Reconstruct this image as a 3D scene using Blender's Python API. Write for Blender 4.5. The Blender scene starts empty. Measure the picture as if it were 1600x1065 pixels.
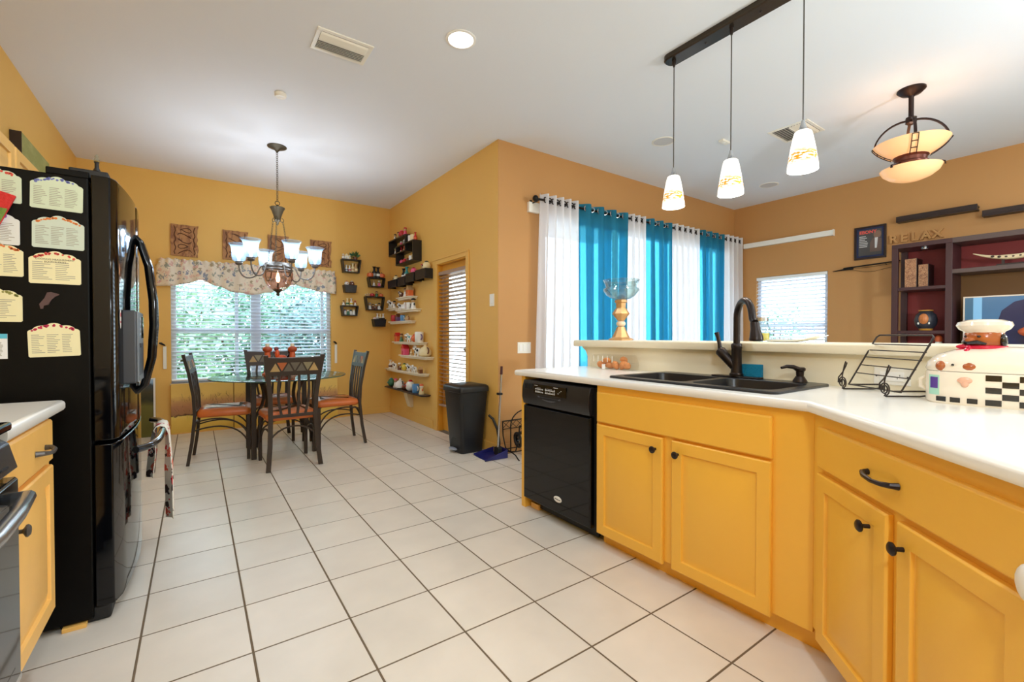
import bpy, bmesh, math, random
from math import sin, cos, pi, radians
from mathutils import Vector, Matrix
from mathutils.geometry import tessellate_polygon

random.seed(7)
SC = bpy.context.scene
COL = SC.collection

# ------------------------------------------------------------------ camera, sky, lights, exposure
CAMZ = 1.1313
cam = bpy.data.objects.new('camera', bpy.data.cameras.new('camera'))
COL.objects.link(cam)
cam.location = (0, 0, CAMZ)
cam.rotation_euler = (pi / 2 - 0.0137, 0, -0.613)
cam.data.sensor_width = 36
cam.data.lens = 701.87 / 1600 * 36
cam.data.clip_start = 0.02
SC.camera = cam
SC.view_settings.view_transform = 'Standard'
SC.view_settings.look = 'None'
SC.view_settings.exposure = 0.16
SC.view_settings.gamma = 1
SC.view_settings.use_curve_mapping = False
SC.cycles.use_denoising = True
SC.cycles.max_bounces = 10
SC.cycles.diffuse_bounces = 6
SC.cycles.glossy_bounces = 5
SC.cycles.transparent_max_bounces = 24
SC.cycles.caustics_reflective = False
SC.cycles.caustics_refractive = False
SC.cycles.sample_clamp_indirect = 6

world = bpy.data.worlds.new('sky')
SC.world = world
world.use_nodes = True
bg = world.node_tree.nodes['Background']
bg.inputs[0].default_value = (0.80, 0.91, 1.0, 1)
bg.inputs[1].default_value = 6.5

CEIL = 2.965
CAN_SPOTS = [(1.36, 2.485), (0.25, 2.15), (-0.1, -0.9), (1.3, -0.9)]  # first is the visible light; the others are unseen, added as kitchen fill
FILL_DRUM = (0.15, -0.55)
FILL_LIVING_CANS = [(3.6, -0.6), (5.4, -0.7)]  # unseen lights added to fill the living room
CAN_W, LIV_W, FILL_DRUM_W = 8, 12, 58


def lamp(name, kind, loc, energy, color=(1, 1, 1), size=0.15, rot=(0, 0, 0), spread=None):
    d = bpy.data.lights.new(name, kind)
    d.energy = energy
    d.color = color
    if kind == 'AREA':
        d.shape = 'DISK'
        d.size = size
        if spread:
            d.spread = spread
    else:
        d.shadow_soft_size = size
    o = bpy.data.objects.new(name, d)
    o.location = loc
    o.rotation_euler = rot
    COL.objects.link(o)
    return o


for i, (x, y) in enumerate(CAN_SPOTS):
    lamp('can_light', 'AREA', (x, y, CEIL - 0.03), CAN_W, (0.78, 0.90, 1.0), 0.16)
for x, y in FILL_LIVING_CANS:
    lamp('can_light', 'AREA', (x, y, CEIL - 0.03), LIV_W, (0.78, 0.90, 1.0), 0.16)

lamp('fill_drum_light', 'POINT', (*FILL_DRUM, 2.18), FILL_DRUM_W, (0.78, 0.90, 1.0), 0.10)  # unseen lamp added behind the camera to lift the ceiling
lamp('fill_torchiere_light', 'POINT', (3.5, -0.9, 1.75), 105, (0.80, 0.91, 1.0), 0.10)  # unseen uplight added to brighten the living room ceiling

# ------------------------------------------------------------------ materials


def lin(c):
    return tuple((v / 255 / 12.92) if v / 255 <= 0.04045 else ((v / 255 + 0.055) / 1.055) ** 2.4 for v in c[:3])


MATS = {}


def mat(name, c=(200, 200, 200), rough=0.5, metal=0.0, spec=0.5, emit=0.0, ecol=None, var=0.0, vscale=8.0,
        bump=0.0, bscale=60.0, rand=0.0, coat=0.0):
    if name in MATS:
        return MATS[name]
    m = bpy.data.materials.new(name)
    m.use_nodes = True
    nt = m.node_tree
    p = nt.nodes['Principled BSDF']
    col = lin(c)
    p.inputs['Base Color'].default_value = (*col, 1)
    p.inputs['Roughness'].default_value = rough
    p.inputs['Metallic'].default_value = metal
    p.inputs['Specular IOR Level'].default_value = spec
    p.inputs['Coat Weight'].default_value = coat
    if emit:
        p.inputs['Emission Color'].default_value = (*lin(ecol or c), 1)
        p.inputs['Emission Strength'].default_value = emit
    tc = None
    if var or bump or rand:
        tc = nt.nodes.new('ShaderNodeTexCoord')
    if var or rand:
        hsv = nt.nodes.new('ShaderNodeHueSaturation')
        hsv.inputs['Color'].default_value = (*col, 1)
        mp = nt.nodes.new('ShaderNodeMapRange')
        mp.inputs['To Min'].default_value = 1 - var
        mp.inputs['To Max'].default_value = 1 + var
        n = nt.nodes.new('ShaderNodeTexNoise')
        n.inputs['Scale'].default_value = vscale
        n.inputs['Detail'].default_value = 5
        nt.links.new(tc.outputs['Object'], n.inputs['Vector'])
        nt.links.new(n.outputs['Fac'], mp.inputs['Value'])
        out = mp.outputs[0]
        if rand:
            oi = nt.nodes.new('ShaderNodeObjectInfo')
            m2 = nt.nodes.new('ShaderNodeMapRange')
            m2.inputs['To Min'].default_value = 1 - rand
            m2.inputs['To Max'].default_value = 1 + rand
            nt.links.new(oi.outputs['Random'], m2.inputs['Value'])
            mu = nt.nodes.new('ShaderNodeMath')
            mu.operation = 'MULTIPLY'
            nt.links.new(out, mu.inputs[0])
            nt.links.new(m2.outputs[0], mu.inputs[1])
            out = mu.outputs[0]
            ad = nt.nodes.new('ShaderNodeVectorMath')
            sc_ = nt.nodes.new('ShaderNodeVectorMath')
            sc_.operation = 'SCALE'
            sc_.inputs[0].default_value = (9, 7, 3)
            nt.links.new(oi.outputs['Random'], sc_.inputs['Scale'])
            nt.links.new(tc.outputs['Object'], ad.inputs[0])
            nt.links.new(sc_.outputs[0], ad.inputs[1])
            nt.links.new(ad.outputs[0], n.inputs['Vector'])
        nt.links.new(out, hsv.inputs['Value'])
        nt.links.new(hsv.outputs[0], p.inputs['Base Color'])
    if bump:
        n2 = nt.nodes.new('ShaderNodeTexNoise')
        n2.inputs['Scale'].default_value = bscale
        n2.inputs['Detail'].default_value = 4
        b = nt.nodes.new('ShaderNodeBump')
        b.inputs['Strength'].default_value = bump
        b.inputs['Distance'].default_value = 0.01
        nt.links.new(tc.outputs['Object'], n2.inputs['Vector'])
        nt.links.new(n2.outputs['Fac'], b.inputs['Height'])
        nt.links.new(b.outputs[0], p.inputs['Normal'])
    MATS[name] = m
    return m


def glass(name, tint=(235, 245, 245), face=0.04, edge=0.6, rough=0.0):
    m = bpy.data.materials.new(name)
    m.use_nodes = True
    nt = m.node_tree
    nt.nodes.remove(nt.nodes['Principled BSDF'])
    out = nt.nodes['Material Output']
    t = nt.nodes.new('ShaderNodeBsdfTransparent')
    t.inputs[0].default_value = (*lin(tint), 1)
    g = nt.nodes.new('ShaderNodeBsdfGlossy')
    g.inputs['Roughness'].default_value = rough
    lw = nt.nodes.new('ShaderNodeLayerWeight')
    lw.inputs['Blend'].default_value = 0.25
    mp = nt.nodes.new('ShaderNodeMapRange')
    mp.inputs['To Min'].default_value = face
    mp.inputs['To Max'].default_value = edge
    nt.links.new(lw.outputs['Facing'], mp.inputs['Value'])
    mx = nt.nodes.new('ShaderNodeMixShader')
    nt.links.new(mp.outputs[0], mx.inputs[0])
    nt.links.new(t.outputs[0], mx.inputs[1])
    nt.links.new(g.outputs[0], mx.inputs[2])
    nt.links.new(mx.outputs[0], out.inputs['Surface'])
    MATS[name] = m
    return m


def sheer(name, c, transp=0.2, transl=0.5, emit=0.0):
    """woven translucent cloth: transparent gaps, translucent and diffuse threads"""
    m = bpy.data.materials.new(name)
    m.use_nodes = True
    nt = m.node_tree
    nt.nodes.remove(nt.nodes['Principled BSDF'])
    out = nt.nodes['Material Output']
    col = (*lin(c), 1)
    d = nt.nodes.new('ShaderNodeBsdfDiffuse')
    tl = nt.nodes.new('ShaderNodeBsdfTranslucent')
    tr = nt.nodes.new('ShaderNodeBsdfTransparent')
    d.inputs[0].default_value = col
    tl.inputs[0].default_value = col
    tr.inputs[0].default_value = col
    a = nt.nodes.new('ShaderNodeMixShader')
    a.inputs[0].default_value = transl
    b = nt.nodes.new('ShaderNodeMixShader')
    b.inputs[0].default_value = transp
    nt.links.new(d.outputs[0], a.inputs[1])
    nt.links.new(tl.outputs[0], a.inputs[2])
    nt.links.new(a.outputs[0], b.inputs[1])
    nt.links.new(tr.outputs[0], b.inputs[2])
    nt.links.new(b.outputs[0], out.inputs['Surface'])
    MATS[name] = m
    return m


def ramp_mat(name, stops, axis='Z', lo=0.0, hi=1.0, rough=0.6, noise=0.15, nscale=(8, 8, 8), bump=0.0):
    """painted picture: colour bands along one object axis, broken up by noise"""
    m = bpy.data.materials.new(name)
    m.use_nodes = True
    nt = m.node_tree
    p = nt.nodes['Principled BSDF']
    p.inputs['Roughness'].default_value = rough
    tc = nt.nodes.new('ShaderNodeTexCoord')
    sp = nt.nodes.new('ShaderNodeSeparateXYZ')
    nt.links.new(tc.outputs['Object'], sp.inputs[0])
    mp = nt.nodes.new('ShaderNodeMapRange')
    mp.inputs['From Min'].default_value = lo
    mp.inputs['From Max'].default_value = hi
    nt.links.new(sp.outputs[axis], mp.inputs['Value'])
    mg = nt.nodes.new('ShaderNodeMapping')
    mg.inputs['Scale'].default_value = nscale
    nt.links.new(tc.outputs['Object'], mg.inputs['Vector'])
    n = nt.nodes.new('ShaderNodeTexNoise')
    n.inputs['Scale'].default_value = 1
    n.inputs['Detail'].default_value = 6
    nt.links.new(mg.outputs[0], n.inputs['Vector'])
    ma = nt.nodes.new('ShaderNodeMath')
    ma.operation = 'MULTIPLY_ADD'
    ma.inputs[1].default_value = noise * 2
    nt.links.new(n.outputs['Fac'], ma.inputs[0])
    sb = nt.nodes.new('ShaderNodeMath')
    sb.operation = 'SUBTRACT'
    sb.inputs[1].default_value = noise
    nt.links.new(mp.outputs[0], sb.inputs[0])
    nt.links.new(sb.outputs[0], ma.inputs[2])
    r = nt.nodes.new('ShaderNodeValToRGB')
    e = r.color_ramp.elements
    e[0].position, e[0].color = stops[0][0], (*lin(stops[0][1]), 1)
    e[1].position, e[1].color = stops[-1][0], (*lin(stops[-1][1]), 1)
    for pos, c in stops[1:-1]:
        k = e.new(pos)
        k.color = (*lin(c), 1)
    nt.links.new(ma.outputs[0], r.inputs['Fac'])
    nt.links.new(r.outputs['Color'], p.inputs['Base Color'])
    if bump:
        b = nt.nodes.new('ShaderNodeBump')
        b.inputs['Strength'].default_value = bump
        b.inputs['Distance'].default_value = 0.02
        nt.links.new(n.outputs['Fac'], b.inputs['Height'])
        nt.links.new(b.outputs[0], p.inputs['Normal'])
    MATS[name] = m
    return m


def spots_mat(name, base, cols, scale=22, size=0.32, rough=0.8):
    """printed cloth: motifs scattered by voronoi cells over a plain ground"""
    m = bpy.data.materials.new(name)
    m.use_nodes = True
    nt = m.node_tree
    p = nt.nodes['Principled BSDF']
    p.inputs['Roughness'].default_value = rough
    tc = nt.nodes.new('ShaderNodeTexCoord')
    v = nt.nodes.new('ShaderNodeTexVoronoi')
    v.inputs['Scale'].default_value = scale
    nz = nt.nodes.new('ShaderNodeTexNoise')
    nz.inputs['Scale'].default_value = scale * 2.2
    ad = nt.nodes.new('ShaderNodeMixRGB')
    ad.blend_type = 'ADD'
    ad.inputs[0].default_value = 0.09
    nt.links.new(tc.outputs['Object'], ad.inputs[1])
    nt.links.new(tc.outputs['Object'], nz.inputs['Vector'])
    nt.links.new(nz.outputs['Color'], ad.inputs[2])
    nt.links.new(ad.outputs[0], v.inputs['Vector'])
    sp = nt.nodes.new('ShaderNodeSeparateColor')
    nt.links.new(v.outputs['Color'], sp.inputs[0])
    r = nt.nodes.new('ShaderNodeValToRGB')
    r.color_ramp.interpolation = 'CONSTANT'
    e = r.color_ramp.elements
    e[0].position, e[0].color = 0, (*lin(cols[0]), 1)
    e[1].position, e[1].color = 1 / len(cols), (*lin(cols[1]), 1)
    for i in range(2, len(cols)):
        k = e.new(i / len(cols))
        k.color = (*lin(cols[i]), 1)
    nt.links.new(sp.outputs[0], r.inputs['Fac'])
    lt = nt.nodes.new('ShaderNodeMath')
    lt.operation = 'LESS_THAN'
    lt.inputs[1].default_value = size
    nt.links.new(v.outputs['Distance'], lt.inputs[0])
    mx = nt.nodes.new('ShaderNodeMixRGB')
    mx.inputs[1].default_value = (*lin(base), 1)
    nt.links.new(lt.outputs[0], mx.inputs[0])
    nt.links.new(r.outputs['Color'], mx.inputs[2])
    nt.links.new(mx.outputs[0], p.inputs['Base Color'])
    MATS[name] = m
    return m


# ------------------------------------------------------------------ mesh builder


class MB:
    def __init__(self):
        self.v, self.f = [], []

    def add(self, vs, fs):
        o = len(self.v)
        self.v += [tuple(a) for a in vs]
        self.f += [tuple(i + o for i in f) for f in fs]
        return self

    def box(self, x0, x1, y0, y1, z0, z1):
        vs = [(x, y, z) for z in (z0, z1) for y in (y0, y1) for x in (x0, x1)]
        return self.add(vs, [(0, 2, 3, 1), (4, 5, 7, 6), (0, 1, 5, 4), (2, 6, 7, 3), (0, 4, 6, 2), (1, 3, 7, 5)])

    def obox(self, c, s, M=None):
        vs = []
        for z in (-.5, .5):
            for y in (-.5, .5):
                for x in (-.5, .5):
                    q = Vector((x * s[0], y * s[1], z * s[2]))
                    vs.append(Vector(c) + (M @ q if M else q))
        return self.add(vs, [(0, 2, 3, 1), (4, 5, 7, 6), (0, 1, 5, 4), (2, 6, 7, 3), (0, 4, 6, 2), (1, 3, 7, 5)])

    def bar(self, p0, p1, w, t, up=(0, 0, 1)):
        p0, p1 = Vector(p0), Vector(p1)
        d = p1 - p0
        L = d.length
        d.normalize()
        u = Vector(up)
        s = d.cross(u)
        if s.length < 1e-4:
            s = d.cross(Vector((0, 1, 0)))
        s.normalize()
        n = s.cross(d)
        return self.obox((p0 + p1) / 2, (L, w, t), Matrix((d, s, n)).transposed())

    def path_bar(self, pts, w, t, up):
        """flat bar swept along a bent path; w along up x dir, t along the bend"""
        pts = [Vector(p) for p in pts]
        up = Vector(up).normalized()
        rings = []
        for i, p in enumerate(pts):
            a = pts[max(i - 1, 0)]
            b = pts[min(i + 1, len(pts) - 1)]
            d = (b - a).normalized()
            n = up.cross(d).normalized()
            rings.append([p + up * w / 2 + n * t / 2, p - up * w / 2 + n * t / 2, p - up * w / 2 - n * t / 2, p + up * w / 2 - n * t / 2])
        vs = [q for r in rings for q in r]
        fs = []
        for i in range(len(pts) - 1):
            for k in range(4):
                fs.append((i * 4 + k, i * 4 + (k + 1) % 4, i * 4 + 4 + (k + 1) % 4, i * 4 + 4 + k))
        e = (len(pts) - 1) * 4
        fs += [(3, 2, 1, 0), (e, e + 1, e + 2, e + 3)]
        return self.add(vs, fs)

    def tube(self, pts, r, n=8, closed=False):
        pts = [Vector(p) for p in pts]
        N = len(pts)
        rad = r if isinstance(r, (list, tuple)) else [r] * N
        vs, fs = [], []
        prev = None
        for i, p in enumerate(pts):
            if closed:
                d = pts[(i + 1) % N] - pts[i - 1]
            else:
                d = pts[min(i + 1, N - 1)] - pts[max(i - 1, 0)]
            d.normalize()
            if prev is None:
                s = d.orthogonal().normalized()
            else:
                s = (prev - d * prev.dot(d))
                s = s.normalized() if s.length > 1e-6 else d.orthogonal().normalized()
            prev = s
            t = d.cross(s)
            vs += [p + (s * cos(2 * pi * k / n) + t * sin(2 * pi * k / n)) * rad[i] for k in range(n)]
        for i in range(N if closed else N - 1):
            a, b = i * n, ((i + 1) % N) * n
            fs += [(a + k, a + (k + 1) % n, b + (k + 1) % n, b + k) for k in range(n)]
        if not closed:
            fs += [tuple(range(n - 1, -1, -1)), tuple((N - 1) * n + k for k in range(n))]
        return self.add(vs, fs)

    def cyl(self, p0, p1, r0, r1=None, n=14):
        return self.tube([p0, p1], [r0, r0 if r1 is None else r1], n)

    def lathe(self, c, prof, n=20, rib=0.0, k=0, cap=True, sx=1.0, sy=1.0, M=None):
        vs, fs = [], []
        for r, z in prof:
            for i in range(n):
                a = 2 * pi * i / n
                rr = r * (1 + rib * cos(k * a))
                q = Vector((rr * cos(a) * sx, rr * sin(a) * sy, z))
                vs.append(Vector(c) + (M @ q if M else q))
        for j in range(len(prof) - 1):
            fs += [(j * n + i, j * n + (i + 1) % n, j * n + n + (i + 1) % n, j * n + n + i) for i in range(n)]
        if cap:
            fs += [tuple(range(n - 1, -1, -1)), tuple((len(prof) - 1) * n + i for i in range(n))]
        return self.add(vs, fs)

    def ell(self, c, r, nu=14, nv=9, M=None):
        prof = [(sin(pi * j / nv), -cos(pi * j / nv)) for j in range(nv + 1)]
        prof[0] = (0.001, -1)
        prof[-1] = (0.001, 1)
        vs, fs = [], []
        for a_, z in prof:
            for i in range(nu):
                a = 2 * pi * i / nu
                q = Vector((a_ * cos(a) * r[0], a_ * sin(a) * r[1], z * r[2]))
                vs.append(Vector(c) + (M @ q if M else q))
        for j in range(nv):
            fs += [(j * nu + i, j * nu + (i + 1) % nu, j * nu + nu + (i + 1) % nu, j * nu + nu + i) for i in range(nu)]
        return self.add(vs, fs)

    def torus(self, c, R, r, axis=(0, 0, 1), n=16, m=6):
        q = Vector(axis).normalized()
        a = q.orthogonal().normalized()
        b = q.cross(a)
        return self.tube([Vector(c) + (a * cos(2 * pi * i / n) + b * sin(2 * pi * i / n)) * R for i in range(n)], r, m, True)

    def prism(self, poly, frame, t0, t1):
        """poly in (u, v); frame = (origin, u, v, n); from t0 to t1 along n"""
        O, U, V, N = [Vector(a) for a in frame]
        n = len(poly)
        vs = [O + U * a + V * b + N * t for t in (t0, t1) for a, b in poly]
        tri = tessellate_polygon([[Vector((a, b, 0)) for a, b in poly]])
        fs = [tuple(t) for t in tri] + [tuple(i + n for i in t) for t in tri]
        fs += [(i, (i + 1) % n, n + (i + 1) % n, n + i) for i in range(n)]
        return self.add(vs, fs)

    def grid(self, fn, nu, nv):
        vs = [fn(i / nu, j / nv) for j in range(nv + 1) for i in range(nu + 1)]
        fs = [(j * (nu + 1) + i, j * (nu + 1) + i + 1, (j + 1) * (nu + 1) + i + 1, (j + 1) * (nu + 1) + i) for j in range(nv) for i in range(nu)]
        return self.add(vs, fs)

    def rloft(self, O, U, N, w, h, loops, V=(0, 0, 1)):
        """panel: concentric rectangles (inset, depth) lofted; last one filled. O = lower corner"""
        O, U, V, N = Vector(O), Vector(U), Vector(V), Vector(N)
        vs, fs = [], []
        for ins, dp in loops:
            for a, b in ((ins, ins), (w - ins, ins), (w - ins, h - ins), (ins, h - ins)):
                vs.append(O + U * a + V * b + N * dp)
        for j in range(len(loops) - 1):
            fs += [(j * 4 + k, j * 4 + (k + 1) % 4, j * 4 + 4 + (k + 1) % 4, j * 4 + 4 + k) for k in range(4)]
        e = (len(loops) - 1) * 4
        fs += [(e, e + 1, e + 2, e + 3), (3, 2, 1, 0)]
        return self.add(vs, fs)

    def build(self, name, m, parent=None, smooth=40, bevel=0.0, thick=0.0, label=None, local=False, subsurf=0):
        me = bpy.data.meshes.new(name)
        off = Vector((0, 0, 0))
        if parent is not None and not local:
            off = wloc(parent)
        me.from_pydata([tuple(Vector(a) - off) for a in self.v], [], self.f)
        bm = bmesh.new()
        bm.from_mesh(me)
        bmesh.ops.recalc_face_normals(bm, faces=bm.faces)
        bm.to_mesh(me)
        bm.free()
        if smooth:
            me.polygons.foreach_set('use_smooth', [True] * len(me.polygons))
            me.set_sharp_from_angle(angle=radians(smooth))
        o = bpy.data.objects.new(name, me)
        me.materials.append(m)
        COL.objects.link(o)
        if parent is not None:
            o.parent = parent
        if bevel:
            b = o.modifiers.new('bevel', 'BEVEL')
            b.width = bevel
            b.segments = 2
            b.limit_method = 'ANGLE'
            b.angle_limit = radians(35)
        if thick:
            s = o.modifiers.new('solid', 'SOLIDIFY')
            s.thickness = thick
            s.offset = 0
        if subsurf:
            s = o.modifiers.new('sub', 'SUBSURF')
            s.levels = s.render_levels = subsurf
        if label:
            o['label'] = label
        return o


def wloc(o):
    p = Vector((0, 0, 0))
    while o is not None:
        p = p + o.location
        o = o.parent
    return p


def thing(name, label, cat, loc=(0, 0, 0), group=None, rz=0.0):
    o = bpy.data.objects.new(name, None)
    COL.objects.link(o)
    o.empty_display_size = 0.05
    o.location = loc
    o.rotation_euler = (0, 0, rz)
    o['label'] = label
    o['category'] = cat
    if group:
        o['group'] = group
    return o


def tag(o, label, cat, group=None):
    o['label'] = label
    o['category'] = cat
    if group:
        o['group'] = group
    return o


def struct(o):
    o['kind'] = 'structure'
    return o


def copy_tree(o, parent=None):
    c = o.copy()
    COL.objects.link(c)
    if parent is not None:
        c.parent = parent
    for ch in list(o.children):
        copy_tree(ch, c)
    return c


def text_mesh(name, body, size, m, frame, parent=None, depth=0.001, align='CENTER', bold=0.0):
    """writing laid on a plane: frame = (origin, right, up)"""
    cu = bpy.data.curves.new(name, 'FONT')
    cu.body = body
    cu.size = size
    cu.extrude = depth
    cu.offset = bold
    cu.align_x = align
    cu.align_y = 'CENTER'
    cu.resolution_u = 3
    t = bpy.data.objects.new('tmp_text', cu)
    COL.objects.link(t)
    bpy.context.view_layer.update()
    dg = bpy.context.evaluated_depsgraph_get()
    me = bpy.data.meshes.new_from_object(t.evaluated_get(dg))
    bpy.data.objects.remove(t)
    O, R, U = [Vector(a) for a in frame]
    N = R.cross(U)
    off = wloc(parent) if parent is not None else Vector((0, 0, 0))
    M = Matrix((R, U, N)).transposed().to_4x4()
    M.translation = O - off
    me.transform(M)
    me.name = name
    me.materials.clear()
    me.materials.append(m)
    o = bpy.data.objects.new(name, me)
    COL.objects.link(o)
    if parent is not None:
        o.parent = parent
    return o


def arc(c, r, a0, a1, n, ax=(1, 0, 0), ay=(0, 0, 1)):
    c, ax, ay = Vector(c), Vector(ax), Vector(ay)
    return [c + ax * r * cos(a0 + (a1 - a0) * i / n) + ay * r * sin(a0 + (a1 - a0) * i / n) for i in range(n + 1)]


def bez(p0, p1, p2, p3, n=12):
    p0, p1, p2, p3 = Vector(p0), Vector(p1), Vector(p2), Vector(p3)
    out = []
    for i in range(n + 1):
        t = i / n
        s = 1 - t
        out.append(p0 * s**3 + p1 * 3 * s * s * t + p2 * 3 * s * t * t + p3 * t**3)
    return out


ORD = ['first', 'second', 'third', 'fourth', 'fifth', 'sixth', 'seventh', 'eighth', 'ninth', 'tenth']

# palette
YELLOW = mat('yellow_wall_paint', (228, 180, 92), 0.55, var=0.03, vscale=2.5, bump=0.05, bscale=140)
TAN = mat('tan_wall_paint', (192, 142, 86), 0.6, var=0.03, vscale=2.5, bump=0.05, bscale=140)
CEILM = mat('ceiling_paint', (228, 233, 242), 0.9, var=0.01, vscale=1.5, bump=0.05, bscale=90)
TILE = mat('beige_floor_tile', (226, 218, 206), 0.32, var=0.11, vscale=5, bump=0.04, bscale=40, rand=0.03)
GROUT = mat('brown_grout', (112, 96, 76), 0.9, var=0.15, vscale=30)
CAB = mat('yellow_cabinet_paint', (240, 184, 68), 0.38, var=0.02, vscale=5, bump=0.02, bscale=50)
CABIN = mat('cabinet_inside', (150, 96, 34), 0.6)
WOODY = mat('yellow_stained_wood', (240, 188, 100), 0.4, var=0.06, vscale=14)
COUNTER = mat('white_laminate', (238, 236, 230), 0.22, var=0.01, vscale=20)
CREAM = mat('cream_laminate', (236, 228, 204), 0.35, var=0.01, vscale=10)
BLACK = mat('black_gloss', (5, 6, 10), 0.06, spec=.38)
BLACKS = mat('black_satin', (7, 6, 5), 0.42, spec=.14, var=0.2, vscale=30, bump=0.04, bscale=300)
BLACKM = mat('black_matte', (20, 20, 22), 0.55)
BRONZE = mat('oil_rubbed_bronze', (46, 38, 36), 0.35, 0.6, var=0.15, vscale=30)
DKMETAL = mat('dark_brown_metal', (58, 46, 38), 0.45, 0.3)
IRON = mat('black_iron', (20, 17, 15), 0.5, 0.4)
STEEL = mat('brushed_steel', (190, 192, 196), 0.25, 0.9)
CHROME = mat('polished_metal', (205, 208, 214), 0.12, 1.0)
GREYP = mat('grey_plastic', (120, 126, 134), 0.35)
GREYD = mat('dark_grey_plastic', (62, 66, 74), 0.35)
WHITE = mat('white_paint', (240, 240, 238), 0.4)
WHITEP = mat('white_plastic', (238, 236, 228), 0.35)
PVC = mat('white_window_frame', (222, 228, 240), 0.4)
ESPRESSO = mat('espresso_wood', (40, 24, 22), 0.4, var=0.15, vscale=12)
PURPLEW = mat('dark_plum_wood', (66, 38, 42), 0.4, var=0.1, vscale=12)
REDB = mat('dark_red_panel', (138, 46, 46), 0.6, var=0.05, vscale=4)
GLASS = glass('clear_glass', (236, 246, 245), 0.03, 0.5)
PLASTIC = glass('clear_plastic', (252, 252, 250), 0.02, 0.2)
WINGLASS = glass('window_glass', (245, 250, 252), 0.03, 0.35)
TABGLASS = glass('table_glass', (214, 234, 228), 0.07, 0.75)
GLASSEDGE = mat('green_glass_edge', (60, 96, 88), 0.15)
SLAT = sheer('white_blind_slat', (236, 240, 248), 0.0, 0.35)

# ------------------------------------------------------------------ the room shell
XL, XD, XR = -1.0, 2.33, 6.48          # left kitchen wall, door wall, living room right wall
YB, YN, YR = 6.41, 3.54, -1.9          # kitchen back wall, tan wall, rear wall
TH = 0.12
T = 0.3366
TX0, TY0 = -0.1783, 1.8293

base = struct(MB().box(XL - TH, XR + TH, YR - TH, YB + TH, -0.10, -0.0016).build('floor', GROUT, None, 0))
tile_meshes = {}


def tile(x0, x1, y0, y1):
    key = (round(x1 - x0, 3), round(y1 - y0, 3))
    if key not in tile_meshes:
        w, h, c = key[0], key[1], 0.0012
        mb = MB()
        mb.rloft((-w / 2, -h / 2, -0.0016), (1, 0, 0), (0, 0, 1), w, h, [(0, 0), (0, 0.0008), (c, 0.0016)], V=(0, 1, 0))
        o = mb.build('tile', TILE, None, 0)
        tile_meshes[key] = o.data
        bpy.data.objects.remove(o)
    o = bpy.data.objects.new('tile', tile_meshes[key])
    COL.objects.link(o)
    o.location = ((x0 + x1) / 2, (y0 + y1) / 2, 0)
    o.parent = base


J = 0.0036
for k in range(-3, 9):
    for r in range(-6, 15):
        x0, x1 = TX0 + k * T + J, TX0 + (k + 1) * T - J
        y0, y1 = TY0 + r * T + J, TY0 + (r + 1) * T - J
        x0, y1 = max(x0, XL), min(y1, YB)
        xm, ym = (x0 + x1) / 2, (y0 + y1) / 2
        if ym < YN:
            x1 = min(x1, 2.95)
            if ym > YN - T and y1 > YN and xm > XD:
                y1 = YN
        else:
            x1 = min(x1, XD)
            if y0 < YN and x1 > XD:
                x1 = XD
        if x1 - x0 > 0.02 and y1 - y0 > 0.02:
            tile(x0, x1, y0, y1)
struct(MB().box(2.95, XR, YR, YN, -0.0016, 0.0).build('floor_living', mat('living_floor_tile', (208, 196, 178), 0.4), None, 0))

struct(MB().box(XL - TH, XR + TH, YR - TH, YB + TH, CEIL, CEIL + 0.12).build('ceiling', CEILM, None, 0))
struct(MB().box(XL - TH, XL, YR, YB + TH, 0, CEIL).build('wall_left', YELLOW, None, 0))
WX0, WX1, WZ0, WZ1 = -0.235, 1.505, 0.575, 1.92
w = MB().box(XL, WX0, YB, YB + TH, 0, CEIL).box(WX1, XD + TH, YB, YB + TH, 0, CEIL).box(WX0, WX1, YB, YB + TH, 0, WZ0).box(WX0, WX1, YB, YB + TH, WZ1, CEIL)
struct(w.build('wall_back', YELLOW, None, 0))
DY0, DY1, DZ1 = 4.14, 4.83, 1.955
w = MB().box(XD, XD + TH, YN + TH, DY0, 0, CEIL).box(XD, XD + TH, DY1, YB, 0, CEIL).box(XD, XD + TH, DY0, DY1, DZ1, CEIL)
w.add([(XD, YN + TH, 0), (XD, YN, 0), (XD, YN, CEIL), (XD, YN + TH, CEIL)], [(0, 1, 2, 3)])
struct(w.build('wall_right', YELLOW, None, 0))
SX0, SX1, SZ1 = 2.88, 6.20, 2.36
w = MB().box(XD + 0.001, SX0, YN, YN + TH, 0, CEIL).box(SX1, XR + TH, YN, YN + TH, 0, CEIL).box(SX0, SX1, YN, YN + TH, SZ1, CEIL)
struct(w.build('wall_tan', TAN, None, 0))
LY0, LY1, LZ0, LZ1 = 2.335, 3.215, 0.90, 1.935
w = MB().box(XR, XR + TH, YR, LY0, 0, CEIL).box(XR, XR + TH, LY1, YN, 0, CEIL).box(XR, XR + TH, LY0, LY1, 0, LZ0).box(XR, XR + TH, LY0, LY1, LZ1, CEIL)
struct(w.build('wall_living', TAN, None, 0))
struct(MB().box(XL - TH, XR + TH, YR - TH, YR, 0, CEIL).build('wall_rear', mat('cream_wall_paint', (236, 222, 190), 0.7), None, 0))

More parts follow.
